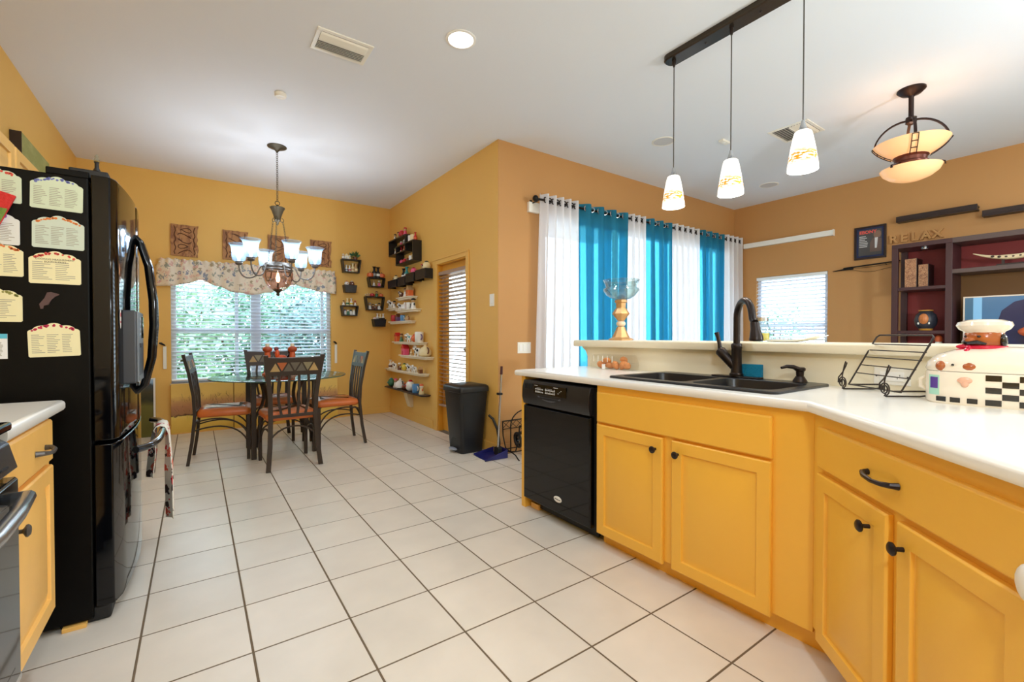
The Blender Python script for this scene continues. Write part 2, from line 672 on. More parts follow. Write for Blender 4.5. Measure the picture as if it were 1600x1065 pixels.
# baseboards
BB = 0.095
struct(MB().box(XL, XD, YB - 0.013, YB, 0, BB).build('baseboard_back', YELLOW, None, 0, 0.004))
struct(MB().box(XD - 0.013, XD, DY1 + 0.12, YB - 0.013, 0, BB).build('baseboard_right', YELLOW, None, 0, 0.004))
struct(MB().box(XD - 0.013, XD, YN, DY0 - 0.075, 0, BB).build('baseboard_corner', YELLOW, None, 0, 0.004))
struct(MB().box(XD, SX0, YN - 0.013, YN, 0, BB).build('baseboard_tan', TAN, None, 0, 0.004))
struct(MB().box(XL, XL + 0.013, 3.35, YB - 0.013, 0, BB).build('baseboard_left', YELLOW, None, 0, 0.004))

# kitchen window
win = struct(MB().box(WX0, WX1, YB + 0.05, YB + 0.10, WZ0, WZ0 + 0.05).box(WX0, WX1, YB + 0.05, YB + 0.10, WZ1 - 0.05, WZ1).box(WX0, WX0 + 0.05, YB + 0.05, YB + 0.10, WZ0 + 0.05, WZ1 - 0.05).box(WX1 - 0.05, WX1, YB + 0.05, YB + 0.10, WZ0 + 0.05, WZ1 - 0.05).build('window_1', PVC, None, 0, 0.003))
MB().box(0.56, 0.67, YB + 0.045, YB + 0.105, WZ0 + 0.05, WZ1 - 0.05).build('mullion', PVC, win, 0, 0.003)
for xa, xb in ((WX0 + 0.05, 0.56), (0.67, WX1 - 0.05)):
    MB().box(xa, xb, YB + 0.052, YB + 0.098, 1.165, 1.215).build('meeting_rail', PVC, win, 0, 0.002)
    MB().box(xa, xb, YB + 0.06, YB + 0.092, 0.918, 0.948).build('glazing_bar', PVC, win, 0, 0.002)
    for z0, z1 in ((WZ0 + 0.05, 0.918), (0.948, 1.165), (1.215, WZ1 - 0.05)):
        xm = xa + (xb - xa) * (0.93 if xa > 0.6 else 0.80)
        MB().box(xm - 0.018, xm + 0.018, YB + 0.062, YB + 0.09, z0, z1).build('glazing_bar', PVC, win, 0, 0.002)
        MB().box(xa, xm - 0.018, YB + 0.074, YB + 0.078, z0, z1).build('pane', WINGLASS, win, 0)
        MB().box(xm + 0.018, xb, YB + 0.074, YB + 0.078, z0, z1).build('pane', WINGLASS, win, 0)
MB().box(WX0 - 0.01, WX1 + 0.01, YB - 0.012, YB + 0.05, WZ0 - 0.02, WZ0).build('window_sill', PVC, win, 0, 0.003)

# living room window
win2 = struct(MB().box(XR + 0.05, XR + 0.1, LY0, LY1, LZ0, LZ0 + 0.05).box(XR + 0.05, XR + 0.1, LY0, LY1, LZ1 - 0.05, LZ1).box(XR + 0.05, XR + 0.1, LY0, LY0 + 0.05, LZ0 + 0.05, LZ1 - 0.05).box(XR + 0.05, XR + 0.1, LY1 - 0.05, LY1, LZ0 + 0.05, LZ1 - 0.05).build('window_2', PVC, None, 0, 0.003))
MB().box(XR + 0.055, XR + 0.095, LY0 + 0.05, LY1 - 0.05, 1.235, 1.285).build('meeting_rail', PVC, win2, 0, 0.002)
MB().box(XR + 0.073, XR + 0.077, LY0 + 0.05, LY1 - 0.05, 1.285, LZ1 - 0.05).build('pane', WINGLASS, win2, 0)
MB().box(XR + 0.073, XR + 0.077, LY0 + 0.05, LY1 - 0.05, LZ0 + 0.05, 1.235).build('pane', WINGLASS, win2, 0)
MB().box(XR - 0.03, XR + 0.05, LY0 - 0.02, LY1 + 0.02, LZ0 - 0.02, LZ0).build('window_sill', PVC, win2, 0, 0.003)

# sliding glass door behind the curtains
sd = struct(MB().box(SX0, SX1, YN + 0.03, YN + 0.09, 0, 0.05).box(SX0, SX1, YN + 0.03, YN + 0.09, SZ1 - 0.05, SZ1).box(SX0, SX0 + 0.05, YN + 0.03, YN + 0.09, 0.05, SZ1 - 0.05).box(SX1 - 0.05, SX1, YN + 0.03, YN + 0.09, 0.05, SZ1 - 0.05).build('door_2', PVC, None, 0, 0.003))
for i in range(3):
    xa = SX0 + 0.05 + i * (SX1 - SX0 - 0.1) / 3
    xb = xa + (SX1 - SX0 - 0.1) / 3
    MB().box(xa, xb, YN + 0.057, YN + 0.062, 0.05, SZ1 - 0.05).build('pane', WINGLASS, sd, 0)
    if i:
        MB().box(xa - 0.03, xa + 0.03, YN + 0.04, YN + 0.085, 0.05, SZ1 - 0.05).build('door_stile', PVC, sd, 0, 0.003)

# patio door with casing and blind
dm = mat('yellow_door_paint', (222, 160, 52), 0.4)
door = struct(MB().box(XD + 0.055, XD + 0.095, DY0 + 0.012, DY0 + 0.11, 0.01, DZ1 - 0.012).box(XD + 0.055, XD + 0.095, DY1 - 0.11, DY1 - 0.012, 0.01, DZ1 - 0.012).box(XD + 0.055, XD + 0.095, DY0 + 0.11, DY1 - 0.11, 0.01, 0.27).box(XD + 0.055, XD + 0.095, DY0 + 0.11, DY1 - 0.11, DZ1 - 0.13, DZ1 - 0.012).build('door_1', dm, None, 0, 0.003))
MB().box(XD + 0.073, XD + 0.077, DY0 + 0.11, DY1 - 0.11, 0.27, DZ1 - 0.13).build('pane', WINGLASS, door, 0)
MB().ell((XD + 0.02, DY0 + 0.06, 0.98), (0.026, 0.026, 0.026)).cyl((XD + 0.03, DY0 + 0.06, 0.98), (XD + 0.056, DY0 + 0.06, 0.98), 0.012).build('door_handle', STEEL, door)
struct(MB().box(XD, XD + TH, DY0, DY0 + 0.012, 0, DZ1).box(XD, XD + TH, DY1 - 0.012, DY1, 0, DZ1).box(XD, XD + TH, DY0 + 0.012, DY1 - 0.012, DZ1 - 0.012, DZ1).build('trim_1', dm, None, 0))
cas = MB()
for y0, y1, z0, z1 in ((DY0 - 0.06, DY0, 0, DZ1 + 0.06), (DY1, DY1 + 0.10, 0, DZ1 + 0.06), (DY0, DY1, DZ1, DZ1 + 0.06)):
    cas.box(XD - 0.016, XD, y0, y1, z0, z1)
cas.box(XD - 0.024, XD - 0.016, DY0 - 0.06, DY1 + 0.10, DZ1 + 0.045, DZ1 + 0.06)
struct(cas.build('trim_2', YELLOW, None, 0, 0.004))


def blind(name, label, axis, a0, a1, z0, z1, plane, pitch, wid, tilt, m, mrail, side):
    """slat blind. axis 'x' hangs along x at y = plane, axis 'y' along y at x = plane"""
    o = thing(name, label, 'window blind', ((a0 + a1) / 2, plane, z1) if axis == 'x' else (plane, (a0 + a1) / 2, z1))
    U = Vector((1, 0, 0)) if axis == 'x' else Vector((0, 1, 0))
    D = Vector((0, 1, 0)) if axis == 'x' else Vector((1, 0, 0))
    L = a1 - a0

    def at(a, d, z):
        return U * a + D * (plane + d) + Vector((0, 0, z))
    M = Matrix((U, D, Vector((0, 0, 1)))).transposed()
    MB().obox(at((a0 + a1) / 2, 0, z1 - 0.02), (L, 0.045, 0.04), M).build('headrail', mrail, o, 0, 0.003)
    MB().obox(at((a0 + a1) / 2, 0, z0 + 0.01), (L, wid, 0.018), M).build('bottom_rail', mrail, o, 0, 0.003)
    R = M @ Matrix.Rotation(tilt, 3, 'X')
    n = int((z1 - 0.05 - z0 - 0.02) / pitch)
    first = None
    for i in range(n):
        z = z1 - 0.05 - (i + 0.5) * pitch
        if first is None:
            first = MB().obox((0, 0, 0), (L - 0.004, wid, 0.0028), R).build('slat', m, None, 0)
            s = first
        else:
            s = first.copy()
            COL.objects.link(s)
        s.parent = o
        s.location = at((a0 + a1) / 2, 0, z) - o.location
    k = max(2, int(L / 0.5) + 1)
    for i in range(k):
        a = a0 + 0.12 + (L - 0.24) * i / (k - 1)
        MB().tube([at(a, side * wid / 2, z0), at(a, side * wid / 2, z1 - 0.03)], 0.0016, 5).build('ladder_cord', mrail, o)
    return o


blind('window_blind', 'wide white slat blind over the dining window, behind the round table', 'x', WX0 + 0.006, WX1 - 0.006, 0.60, 1.915, YB + 0.012, 0.043, 0.046, 0.30, SLAT, WHITE, -1)
TANSL = mat('tan_blind_slat', (186, 158, 128), 0.45, var=0.06, vscale=10)
blind('door_blind', 'tan slat blind hung on the narrow patio door beside the black bin', 'y', DY0 + 0.014, DY1 - 0.014, 0.30, 1.865, XD + 0.026, 0.0445, 0.046, -0.35, TANSL, mat('taupe_rail', (168, 138, 118), 0.5), -1)
blind('window_blind', 'white slat blind over the small bright living room window', 'y', LY0 + 0.006, LY1 - 0.006, 1.06, LZ1 - 0.005, XR + 0.02, 0.05, 0.05, 0.5, SLAT, WHITE, -1)

# ------------------------------------------------------------------ outside
struct(MB().box(-14, XD + 0.2, YB + TH + 0.02, 18, -0.3, -0.15).build('lawn', mat('lawn_green', (120, 160, 80), 0.9, var=0.3, vscale=6), None, 0))
struct(MB().box(XD + TH + 0.02, 14, YN + TH + 0.02, 18, -0.3, -0.05).build('patio_slab', mat('patio_concrete', (214, 208, 200), 0.8, var=0.05), None, 0))
struct(MB().box(XR + TH + 0.02, 14, -6, YN + TH + 0.02, -0.3, -0.06).build('side_yard', mat('side_concrete', (220, 216, 208), 0.8), None, 0))
LEAFS = [mat('leaf_green_%s' % n, c, 0.5, var=0.25, vscale=9) for n, c in (('pale', (160, 196, 176)), ('mid', (112, 158, 136)), ('deep', (98, 140, 146)))]
BARK = mat('bark', (96, 76, 58), 0.9, var=0.3)


def bush(label, x, y, z0, rx, ry, h, m, n, leaf=0.09, cat='shrub', name='shrub'):
    o = thing(name, label, cat, (x, y, z0))
    mb = MB()
    for i in range(n):
        u, v, q = random.uniform(-1, 1), random.uniform(0, 2 * pi), random.uniform(0.45, 1)
        s = math.sqrt(1 - u * u) * q
        c = Vector((x + s * cos(v) * rx, y + s * sin(v) * ry, z0 + h * 0.55 + u * q * h * 0.45))
        d = Vector((random.uniform(-1, 1), random.uniform(-1, 1), random.uniform(-.7, .9))).normalized()
        e = d.orthogonal().normalized()
        L = leaf * random.uniform(0.6, 1.3)
        mb.add([c, c + d * L * .5 + e * L * .22, c + d * L, c + d * L * .5 - e * L * .22], [(0, 1, 2, 3)])
    f = mb.build('foliage', m, o, 0)
    f['kind'] = 'stuff'
    st = MB()
    for k in range(5):
        a = 2 * pi * k / 5
        st.tube([(x, y, z0), (x + 0.3 * rx * cos(a), y + 0.3 * ry * sin(a), z0 + h * .4), (x + .55 * rx * cos(a), y + .55 * ry * sin(a), z0 + h * .75)], [0.03, 0.02, 0.008], 6)
    st.build('stem', BARK, o)
    return o


bush('pale green shrub outside the left half of the dining window', -0.5, 8.6, -0.15, 1.1, 0.7, 2.3, LEAFS[0], 3600, .14)
bush('mid green shrub outside the middle of the dining window', 0.75, 10.1, -0.15, 1.2, 0.6, 2.4, LEAFS[1], 3200, .14)
bush('deep green low shrub outside the right end of the dining window', 1.75, 8.7, -0.15, 0.8, 0.6, 2.0, LEAFS[2], 2800, .14)
bush('tall pale tree far outside the left of the dining window', -1.8, 11.5, -0.15, 1.8, 1.4, 4.0, LEAFS[0], 2600, 0.16, 'tree', 'tree')
bush('tall deep green tree far outside the right of the dining window', 1.6, 12.0, -0.15, 1.5, 1.3, 3.4, LEAFS[1], 2600, 0.16, 'tree', 'tree')
bush('small green shrub outside the living room window', 8.6, 4.0, -0.06, 0.8, 0.7, 1.9, LEAFS[1], 1200)
pc = thing('patio_chair', 'blue-grey patio chair outside the patio door, seen through its tan blind', 'chair', (4.0, 6.2, -0.05))
pm = mat('blue_grey_resin', (120, 138, 176), 0.5)
MB().box(3.75, 4.25, 5.95, 6.45, 0.36, 0.41).build('seat', pm, pc, 0, 0.01)
MB().obox((4.0, 6.47, 0.72), (0.5, 0.035, 0.66), Matrix.Rotation(-0.2, 3, 'X')).build('backrest', pm, pc, 0, 0.01)
for sx in (3.77, 4.23):
    for sy in (5.98, 6.42):
        MB().box(sx - .02, sx + .02, sy - .02, sy + .02, -0.05, 0.36).build('leg', pm, pc, 0)
    MB().box(sx - .03, sx + .03, 5.95, 6.45, 0.60, 0.63).build('armrest', pm, pc, 0, 0.008)

# ------------------------------------------------------------------ kitchen cabinets
DOORP = [(0, 0), (0, 0.014), (0.005, 0.019), (0.052, 0.019), (0.056, 0.009), (0.066, 0.009), (0.094, 0.0185)]
DRAWP = [(0, 0), (0, 0.013), (0.006, 0.019)]
Z3 = Vector((0, 0, 1))


def panel_part(name, parent, O, U, N, w, h, prof=DOORP, m=CAB):
    return MB().rloft(O, U, N, w, h, prof).build(name, m, parent, 30, 0.0015)


def knob(parent, P, N, m=BRONZE):
    P, N = Vector(P), Vector(N)
    M = Matrix((N.orthogonal().normalized(), N.cross(N.orthogonal().normalized()), N)).transposed()
    return MB().lathe(P, [(0.006, 0), (0.0055, 0.016), (0.009, 0.019), (0.016, 0.023), (0.0165, 0.027), (0.012, 0.031), (0.002, 0.032)], 14, M=M).build('knob', m, parent)


def pull(parent, P, U, N, L=0.10, m=BRONZE):
    P, U, N = Vector(P), Vector(U), Vector(N)
    pts = [P - U * L / 2, P - U * L * .47 + N * .016, P - U * L * .3 + N * .026 - Z3 * .003, P + N * .028 - Z3 * .006, P + U * L * .3 + N * .026 - Z3 * .003, P + U * L * .47 + N * .016, P + U * L / 2]
    return MB().tube(pts, [.009, .0075, .0065, .006, .0065, .0075, .009], 8).build('pull_handle', m, parent)


FX = 1.765           # face plane of the sink run
W_, S_ = Vector((-1, 0, 0)), Vector((0, -1, 0))
CZ = 0.862           # cabinet height under the counter
RY0, RY1 = 0.672, 1.712
sink_cab = thing('sink_base_cabinet', 'yellow painted sink base cabinet with two raised panel doors under the black sink', 'cabinet', (2.05, 1.2, 0))
MB().box(FX, FX + 0.02, RY0, RY1, 0.085, CZ).box(FX + 0.02, 2.36, RY1 - 0.018, RY1, 0.085, CZ).box(FX + 0.02, 2.36, RY0, RY1 - 0.018, 0.085, 0.103).build('body', CAB, sink_cab, 0, 0.0015)
MB().box(FX + 0.055, FX + 0.075, RY0 - 0.02, RY1, 0, 0.085).build('toe_kick', CAB, sink_cab, 0)
panel_part('false_drawer_front', sink_cab, (FX, 1.700, 0.668), S_, W_, 0.892, 0.160, DRAWP)
for yL, wd, ky in ((1.700, 0.415, 1.322), (1.238, 0.430, 1.202)):
    d = panel_part('door', sink_cab, (FX, yL, 0.072), S_, W_, wd, 0.585)
    knob(d, (FX - 0.019, ky, 0.60), W_)

# dishwasher
dw = thing('dishwasher', 'black built-in dishwasher with button panel at the end of the counter run', 'dishwasher', (2.06, 2.03, 0))
DY_0, DY_1 = 1.742, 2.345
MB().box(FX + 0.012, 2.34, DY_0 - 0.02, DY_1 + 0.004, 0.085, 0.84).build('tub', BLACKM, dw, 0)
MB().rloft((FX + 0.01, DY_1, 0.075), S_, W_, DY_1 - DY_0, 0.605, [(0, 0), (0, 0.026), (0.006, 0.034)]).build('door_panel', BLACK, dw, 0, 0.002)
prof = [(0, 0.69), (-0.034, 0.69), (-0.046, 0.735), (-0.043, 0.80), (-0.030, 0.842), (0, 0.845)]
MB().prism([(x, z) for x, z in prof], ((FX + 0.01, DY_0, 0), (1, 0, 0), (0, 0, 1), (0, 1, 0)), 0, DY_1 - DY_0).build('control_panel', mat('black_panel_plastic', (24, 25, 30), 0.28), dw, 30, 0.003)
cp = dw
MB().rloft((FX - 0.030, 2.22, 0.765), S_, W_, 0.30, 0.062, [(0, 0), (0, 0.0065), (0.002, 0.0075)]).build('button_panel', BLACK, cp, 0)
bt = MB()
pr_ = MB()
for i in range(13):
    y = 2.198 - i * 0.0135 - (0.014 if i > 5 else 0)
    for j, z in enumerate((0.779, 0.797)):
        bt.box(FX - 0.0395, FX - 0.0375, y - 0.004, y + 0.004, z - 0.004, z + 0.003)
        if random.random() < 0.8:
            pr_.box(FX - 0.0382, FX - 0.0374, y - 0.004, y + 0.003, z + 0.006, z + 0.0085)
for i in range(3):
    pr_.box(FX - 0.0382, FX - 0.0374, 1.985 - i * .013, 1.992 - i * .013, 0.785 + i * .008, 0.788 + i * .008)
bt.build('button', mat('white_print', (210, 212, 214), 0.5), cp, 0)['kind'] = 'stuff'
pr_.build('print', MATS['white_print'], cp, 0)['kind'] = 'stuff'
MB().box(FX - 0.0382, FX - 0.0374, 2.18, 2.21, 0.816, 0.819).box(FX - 0.0382, FX - 0.0374, 1.99, 2.03, 0.816, 0.819).build('print', MATS['white_print'], cp, 0)
vent = MB()
for i in range(5):
    vent.box(FX - 0.0365, FX - 0.030, 2.245 + i * .016, 2.254 + i * .016, 0.79, 0.822)
vent.build('vent_slots', BLACKM, cp, 0)
hr = [Vector((FX - 0.034, 2.18 - 0.21 * t, 0.752 - 0.022 * sin(pi * t))) for t in [i / 12 for i in range(13)]]
MB().tube(hr, 0.0045, 6).build('handle_lip', mat('grey_lip', (70, 72, 80), 0.3), cp)
MB().box(FX - 0.0385, FX - 0.030, 1.985, 2.165, 0.735, 0.751).build('handle_recess', BLACKM, cp, 0, 0.006)
Mx = Matrix(((0, 0, -1), (-1, 0, 0), (0, 1, 0)))
MB().lathe((FX - 0.024, 2.005, 0.16), [(0.03, 0), (0.03, 0.0018), (0.026, 0.003)], 24, sx=1.15, sy=0.6, M=Mx).build('badge', WHITEP, dw)
text_mesh('badge_lettering', 'Whirlpool', 0.012, mat('ink', (40, 42, 48), 0.6), ((FX - 0.0275, 2.005, 0.16), (0, -1, 0), (0, 0, 1)), dw, 0.0004)
MB().box(FX + 0.045, FX + 0.06, DY_0, DY_1, 0.012, 0.085).build('kick_plate', BLACKM, dw, 0)
for y in (1.83, 2.26):
    MB().cyl((FX + 0.043, y, 0.05), (FX + 0.046, y, 0.05), 0.006, n=8).build('screw', STEEL, dw)
MB().box(FX + 0.03, FX + 0.10, DY_1 - 0.09, DY_1 - 0.01, 0.0, 0.035).build('wood_shim', WOODY, dw, 0, 0.003)
MB().box(FX - 0.005, 2.36, 2.352, 2.392, 0, CZ).build('cabinet_end_panel', CAB, None, 0, 0.002)
tag(bpy.data.objects['cabinet_end_panel'], 'narrow yellow end panel closing the counter run left of the dishwasher', 'cabinet panel')

# diagonal corner cabinet
DA = Vector((FX, RY0, 0))
DU = Vector((-1, -1, 0)).normalized()
DN = Vector((-1, 1, 0)).normalized()
DL = 0.86
cc = thing('corner_cabinet', 'yellow diagonal corner cabinet with one long drawer front and two doors', 'cabinet', (1.55, 0.25, 0))
E1 = DA + DU * DL
MB().prism([(FX, RY0), (E1.x, E1.y), (E1.x, E1.y - .35), (2.36, E1.y - .35), (2.36, RY0 - .001)], ((0, 0, 0), (1, 0, 0), (0, 1, 0), (0, 0, 1)), 0.105, CZ).build('body', CAB, cc, 0, 0.0015)
k0 = DA - DN * 0.07 - DU * .0 + Vector((0.03, 0, 0))
k1 = E1 - DN * 0.07
MB().prism([(k0.x, k0.y), (k1.x, k1.y), (k1.x, k1.y - .2), (2.3, k1.y - .2), (2.3, k0.y - .01)], ((0, 0, 0), (1, 0, 0), (0, 1, 0), (0, 0, 1)), 0, 0.105).build('toe_kick', CAB, cc, 0)
dr = panel_part('drawer', cc, DA + DU * 0.055 + Z3 * 0.685, DU, DN, 0.755, 0.138, DRAWP)
pull(dr, DA + DU * 0.405 + Z3 * 0.755 + DN * 0.019, DU, DN, 0.125)
for s0, wd, ks in ((0.055, 0.365, 0.350), (0.457, 0.353, 0.486)):
    d = panel_part('door', cc, DA + DU * s0 + Z3 * 0.095, DU, DN, wd, 0.572)
    knob(d, DA + DU * ks + Z3 * 0.607 + DN * 0.019, DN)
P = DA + DU * 0.824 + DN * 0.030 + Z3 * 0.705
lk = thing('cabinet_lock', 'rounded white plastic safety latch on the corner cabinet at the frame edge', 'latch', (P.x, P.y, 0.65))
Mq = Matrix((DU, DN, Z3)).transposed()
MB().ell(P, (0.028, 0.016, 0.036), M=Mq).build('body', WHITEP, lk)
MB().obox(P - DN * 0.012, (0.03, 0.012, 0.03), Mq).build('base_pad', WHITEP, lk, 0, 0.003)

# ------------------------------------------------------------------ countertop with sink cut-out


def offset_poly(poly, d):
    out = []
    n = len(poly)
    for i in range(n):
        p0, p1, p2 = Vector(poly[i - 1]), Vector(poly[i]), Vector(poly[(i + 1) % n])
        a, b = (p1 - p0).normalized(), (p2 - p1).normalized()
        na, nb = Vector((-a.y, a.x)), Vector((-b.y, b.x))
        m = (na + nb)
        m = m / max(m.dot(na), 0.2) if m.length else na
        out.append(p1 + m * d)
    return [tuple(q) for q in out]


def slab(outer, zt, zb, holes=(), rnd=0.014):
    """outer must run anticlockwise; holes clockwise or not, straight sided"""
    mb = MB()
    lv = [(rnd, zt), (rnd * .55, zt - rnd * .12), (rnd * .15, zt - rnd * .5), (0, zt - rnd), (0, zb + rnd * .6), (rnd * .3, zb + rnd * .1), (rnd * .6, zb)]
    rings = [[(x, y, z) for x, y in offset_poly(outer, d)] for d, z in lv]
    n = len(outer)
    vs = [p for r in rings for p in r]
    fs = [(j * n + i, j * n + (i + 1) % n, j * n + n + (i + 1) % n, j * n + n + i) for j in range(len(lv) - 1) for i in range(n)]
    mb.add(vs, fs)
    for ring, z in ((rings[0], zt), (rings[-1], zb)):
        loops = [[Vector(p) for p in ring]] + [[Vector((x, y, z)) for x, y in h] for h in holes]
        flat = [p for l in loops for p in l]
        mb.add(flat, tessellate_polygon(loops))
    for h in holes:
        m = len(h)
        mb.add([(x, y, zt) for x, y in h] + [(x, y, zb) for x, y in h], [(i, (i + 1) % m, m + (i + 1) % m, m + i) for i in range(m)])
    return mb


CT, CB = 0.90, 0.863
XE = 1.735
BX = 2.372             # kitchen face of the bar wall
SKX0, SKX1, SKY0, SKY1 = 1.818, 2.345, 0.826, 1.692
c45 = DA + DN * 0.03
c1 = c45 + DU * ((c45.x - XE) / 0.7071)
c2 = c45 + DU * (DL + 0.02)
poly = [(XE, 2.437), (c1.x, c1.y), (c2.x, c2.y), (c2.x, c2.y - 0.4), (BX, c2.y - 0.4), (BX, 2.437)]
hole = [(SKX0 + .02, SKY0 + .02), (SKX1 - .02, SKY0 + .02), (SKX1 - .02, SKY1 - .02), (SKX0 + .02, SKY1 - .02)]
ct = slab(poly, CT, CB, [hole]).build('countertop', COUNTER, None, 40)
tag(ct, 'long white laminate countertop bending around the corner, holding the black sink', 'countertop')

# raised bar
bw = struct(MB().box(BX, BX + 0.12, -0.9, 2.40, 0, 1.046).build('wall_bar', CREAM, None, 0, 0.002))
bar = thing('bar_top', 'cream raised bar ledge behind the sink, carrying the glass candle holder', 'bar counter', (2.56, 1.0, 1.046))
slab([(2.325, -0.9), (2.80, -0.9), (2.80, 2.50), (2.325, 2.50)], 1.092, 1.046, (), 0.01).build('ledge', CREAM, bar)
MB().prism([(0, -.001), (0.07, -.001), (0.064, -0.012), (0.035, -0.03), (0.018, -0.06), (0.012, -0.075), (0, -0.085)], ((2.385, 2.40, 1.046), (0, 1, 0), (0, 0, 1), (1, 0, 0)), 0, 0.09).build('corbel', CREAM, bw, 40)


def wall_plate(name, label, P, U, N, w, h, kind, cat, group=None):
    P, U, N = Vector(P), Vector(U), Vector(N)
    o = thing(name, label, cat, P, group)
    MB().rloft(P - U * w / 2 - Z3 * h / 2, U, N, w, h, [(0, 0), (0, .004), (.003, .006)]).build('plate', WHITEP, o, 0)
    if kind == 'outlet':
        MB().rloft(P - U * w * .33 - Z3 * h * .27, U, N, w * .66, h * .54, [(0, .005), (0, .008), (.002, .009)]).build('receptacle', WHITE, o, 0)
        sl = MB()
        for s in (-1, 1):
            for t in (-.08, .08):
                sl.rloft(P + U * (s * w * .18 + t * .05) - Z3 * h * (.06 - t), U, N, .002, h * .1, [(0, .0085), (0, .0095)])
        sl.build('slot', BLACKM, o, 0)
        for s in (-1, 1):
            MB().lathe(P + U * s * w * .42 + N * .006, [(.003, 0), (.003, .001)], 8, M=Matrix((U, Z3, N)).transposed()).build('screw', BRONZE, o)
    else:
        for i in range(kind):
            a = (i - (kind - 1) / 2) * .046
            MB().rloft(P + U * (a - .016) - Z3 * .033, U, N, .032, .066, [(0, .005), (0, .008), (.003, .0095)]).build('rocker', WHITE, o, 0)
    return o


wall_plate('outlet', 'white horizontal outlet plate on the cream bar wall behind the wire stand', (BX, 0.618, 0.958), S_, W_, 0.122, 0.072, 'outlet', 'outlet')
wall_plate('light_switch', 'white three-gang switch plate on the tan wall beside the sheer curtain', (2.635, YN, 1.005), (1, 0, 0), (0, -1, 0), 0.16, 0.108, 3, 'switch')
wall_plate('light_switch', 'single white switch plate on the yellow wall above the black bin', (XD, 3.645, 1.465), S_, W_, 0.078, 0.118, 1, 'switch')

# sink
sink = thing('kitchen_sink', 'black double bowl drop-in sink set in the white countertop', 'sink', ((SKX0 + SKX1) / 2, (SKY0 + SKY1) / 2, CT))
SINKM = mat('black_granite_composite', (18, 20, 26), 0.3, var=0.35, vscale=160)
RIM = 0.911
b1 = (1.868, 2.238, 1.272, 1.650)
b2 = (1.868, 2.238, 0.868, 1.236)


def rrect(x0, x1, y0, y1, r, n=4):
    pts = []
    for cx, cy, a in ((x1 - r, y0 + r, -pi / 2), (x1 - r, y1 - r, 0), (x0 + r, y1 - r, pi / 2), (x0 + r, y0 + r, pi)):
        pts += [(cx + r * cos(a + i * pi / 2 / n), cy + r * sin(a + i * pi / 2 / n)) for i in range(n + 1)]
    return pts


outer = rrect(SKX0, SKX1, SKY0, SKY1, 0.035)
h1, h2 = rrect(*b1, 0.05), rrect(*b2, 0.05)
mb = MB()
n = len(outer)
lv = [(0.0, CT), (0.0, RIM - .003), (0.004, RIM)]
rings = [[(x, y, z) for x, y in offset_poly(outer, d)] for d, z in lv]
mb.add([p for r in rings for p in r], [(j * n + i, j * n + (i + 1) % n, j * n + n + (i + 1) % n, j * n + n + i) for j in range(2) for i in range(n)])
loops = [[Vector(p) for p in rings[-1]], [Vector((x, y, RIM)) for x, y in h1], [Vector((x, y, RIM)) for x, y in h2]]
mb.add([p for l in loops for p in l], tessellate_polygon(loops))
mb.build('rim', SINKM, sink, 35)
for hh, bb in ((h1, b1), (h2, b2)):
    mb = MB()
    m = len(hh)
    cx, cy = (bb[0] + bb[1]) / 2, (bb[2] + bb[3]) / 2
    rs = []
    for k, z in ((1.0, RIM), (0.985, RIM - .006), (0.95, RIM - .16), (0.86, RIM - .195), (0.15, RIM - .2)):
        rs += [(cx + (x - cx) * k, cy + (y - cy) * k, z) for x, y in hh]
    mb.add(rs, [(j * m + i, j * m + (i + 1) % m, j * m + m + (i + 1) % m, j * m + m + i) for j in range(4) for i in range(m)] + [tuple(4 * m + i for i in range(m))])
    b = mb.build('bowl', SINKM, sink, 50)
    MB().lathe((cx, cy, RIM - .199), [(.05, 0), (.05, .004), (.04, .006), (.035, .001), (.005, .001)], 18).build('drain', STEEL, b)
MB().lathe((b1[1] - .012, 1.46, RIM - .06), [(.016, 0), (.016, .003), (.006, .004)], 14, M=Matrix(((0, 0, -1), (0, 1, 0), (1, 0, 0)))).build('overflow_cap', STEEL, sink)

# faucet
FB = Vector((2.295, 1.236, RIM))
fa = thing('kitchen_faucet', 'bronze gooseneck kitchen faucet with side lever behind the sink', 'faucet', FB)
MB().box(FB.x - .028, FB.x + .028, FB.y - .125, FB.y + .125, RIM, RIM + .008).build('deck_plate', BRONZE, fa, 0, 0.004)
MB().lathe(FB, [(.034, .008), (.034, .018), (.028, .024), (.026, .05), (.024, .15), (.026, .155), (.026, .17), (.021, .176)], 20).build('body', BRONZE, fa)
dv = Vector((-.63, -.777, 0))
top = 1.303 - RIM
R_ = 0.085
pts = [FB + Z3 * .17, FB + Z3 * (top - R_)]
pts += [FB + dv * (R_ - R_ * cos(a)) + Z3 * (top - R_ + R_ * sin(a)) for a in [pi * i / 12 for i in range(1, 12)]]
end = FB + dv * (2 * R_ + .028) + Z3 * (1.19 - RIM)
pts += [FB + dv * (2 * R_ + .006) + Z3 * (top - R_ - .012), end]
MB().tube(pts, .0165, 12).build('gooseneck', BRONZE, fa)
hd = end + Vector((0, 0, -.088)) + dv * .016
MB().tube([end + Z3 * .002, end - Z3 * .006, end - Z3 * .03 + dv * .005, hd + Z3 * .02, hd + Z3 * .006, hd], [.0185, .020, .0205, .029, .031, .027], 14).build('spray_head', BRONZE, fa)
hv = Vector((-.15, .97, 0)).normalized()
p1 = FB + Z3 * .045
p2 = FB + hv * .082 + Z3 * .135
bd = MB().tube([p1, p1 + (p2 - p1) * .7, p2, p2 + (p2 - p1) * .08], [.023, .025, .027, .02], 12).build('lever_base', BRONZE, fa)
MB().tube([p2, p2 + Z3 * .035 + hv * .004, p2 + Z3 * .07 + hv * .012, p2 + Z3 * .098 + hv * .02], [.013, .010, .0095, .013], 10).build('lever', BRONZE, fa)

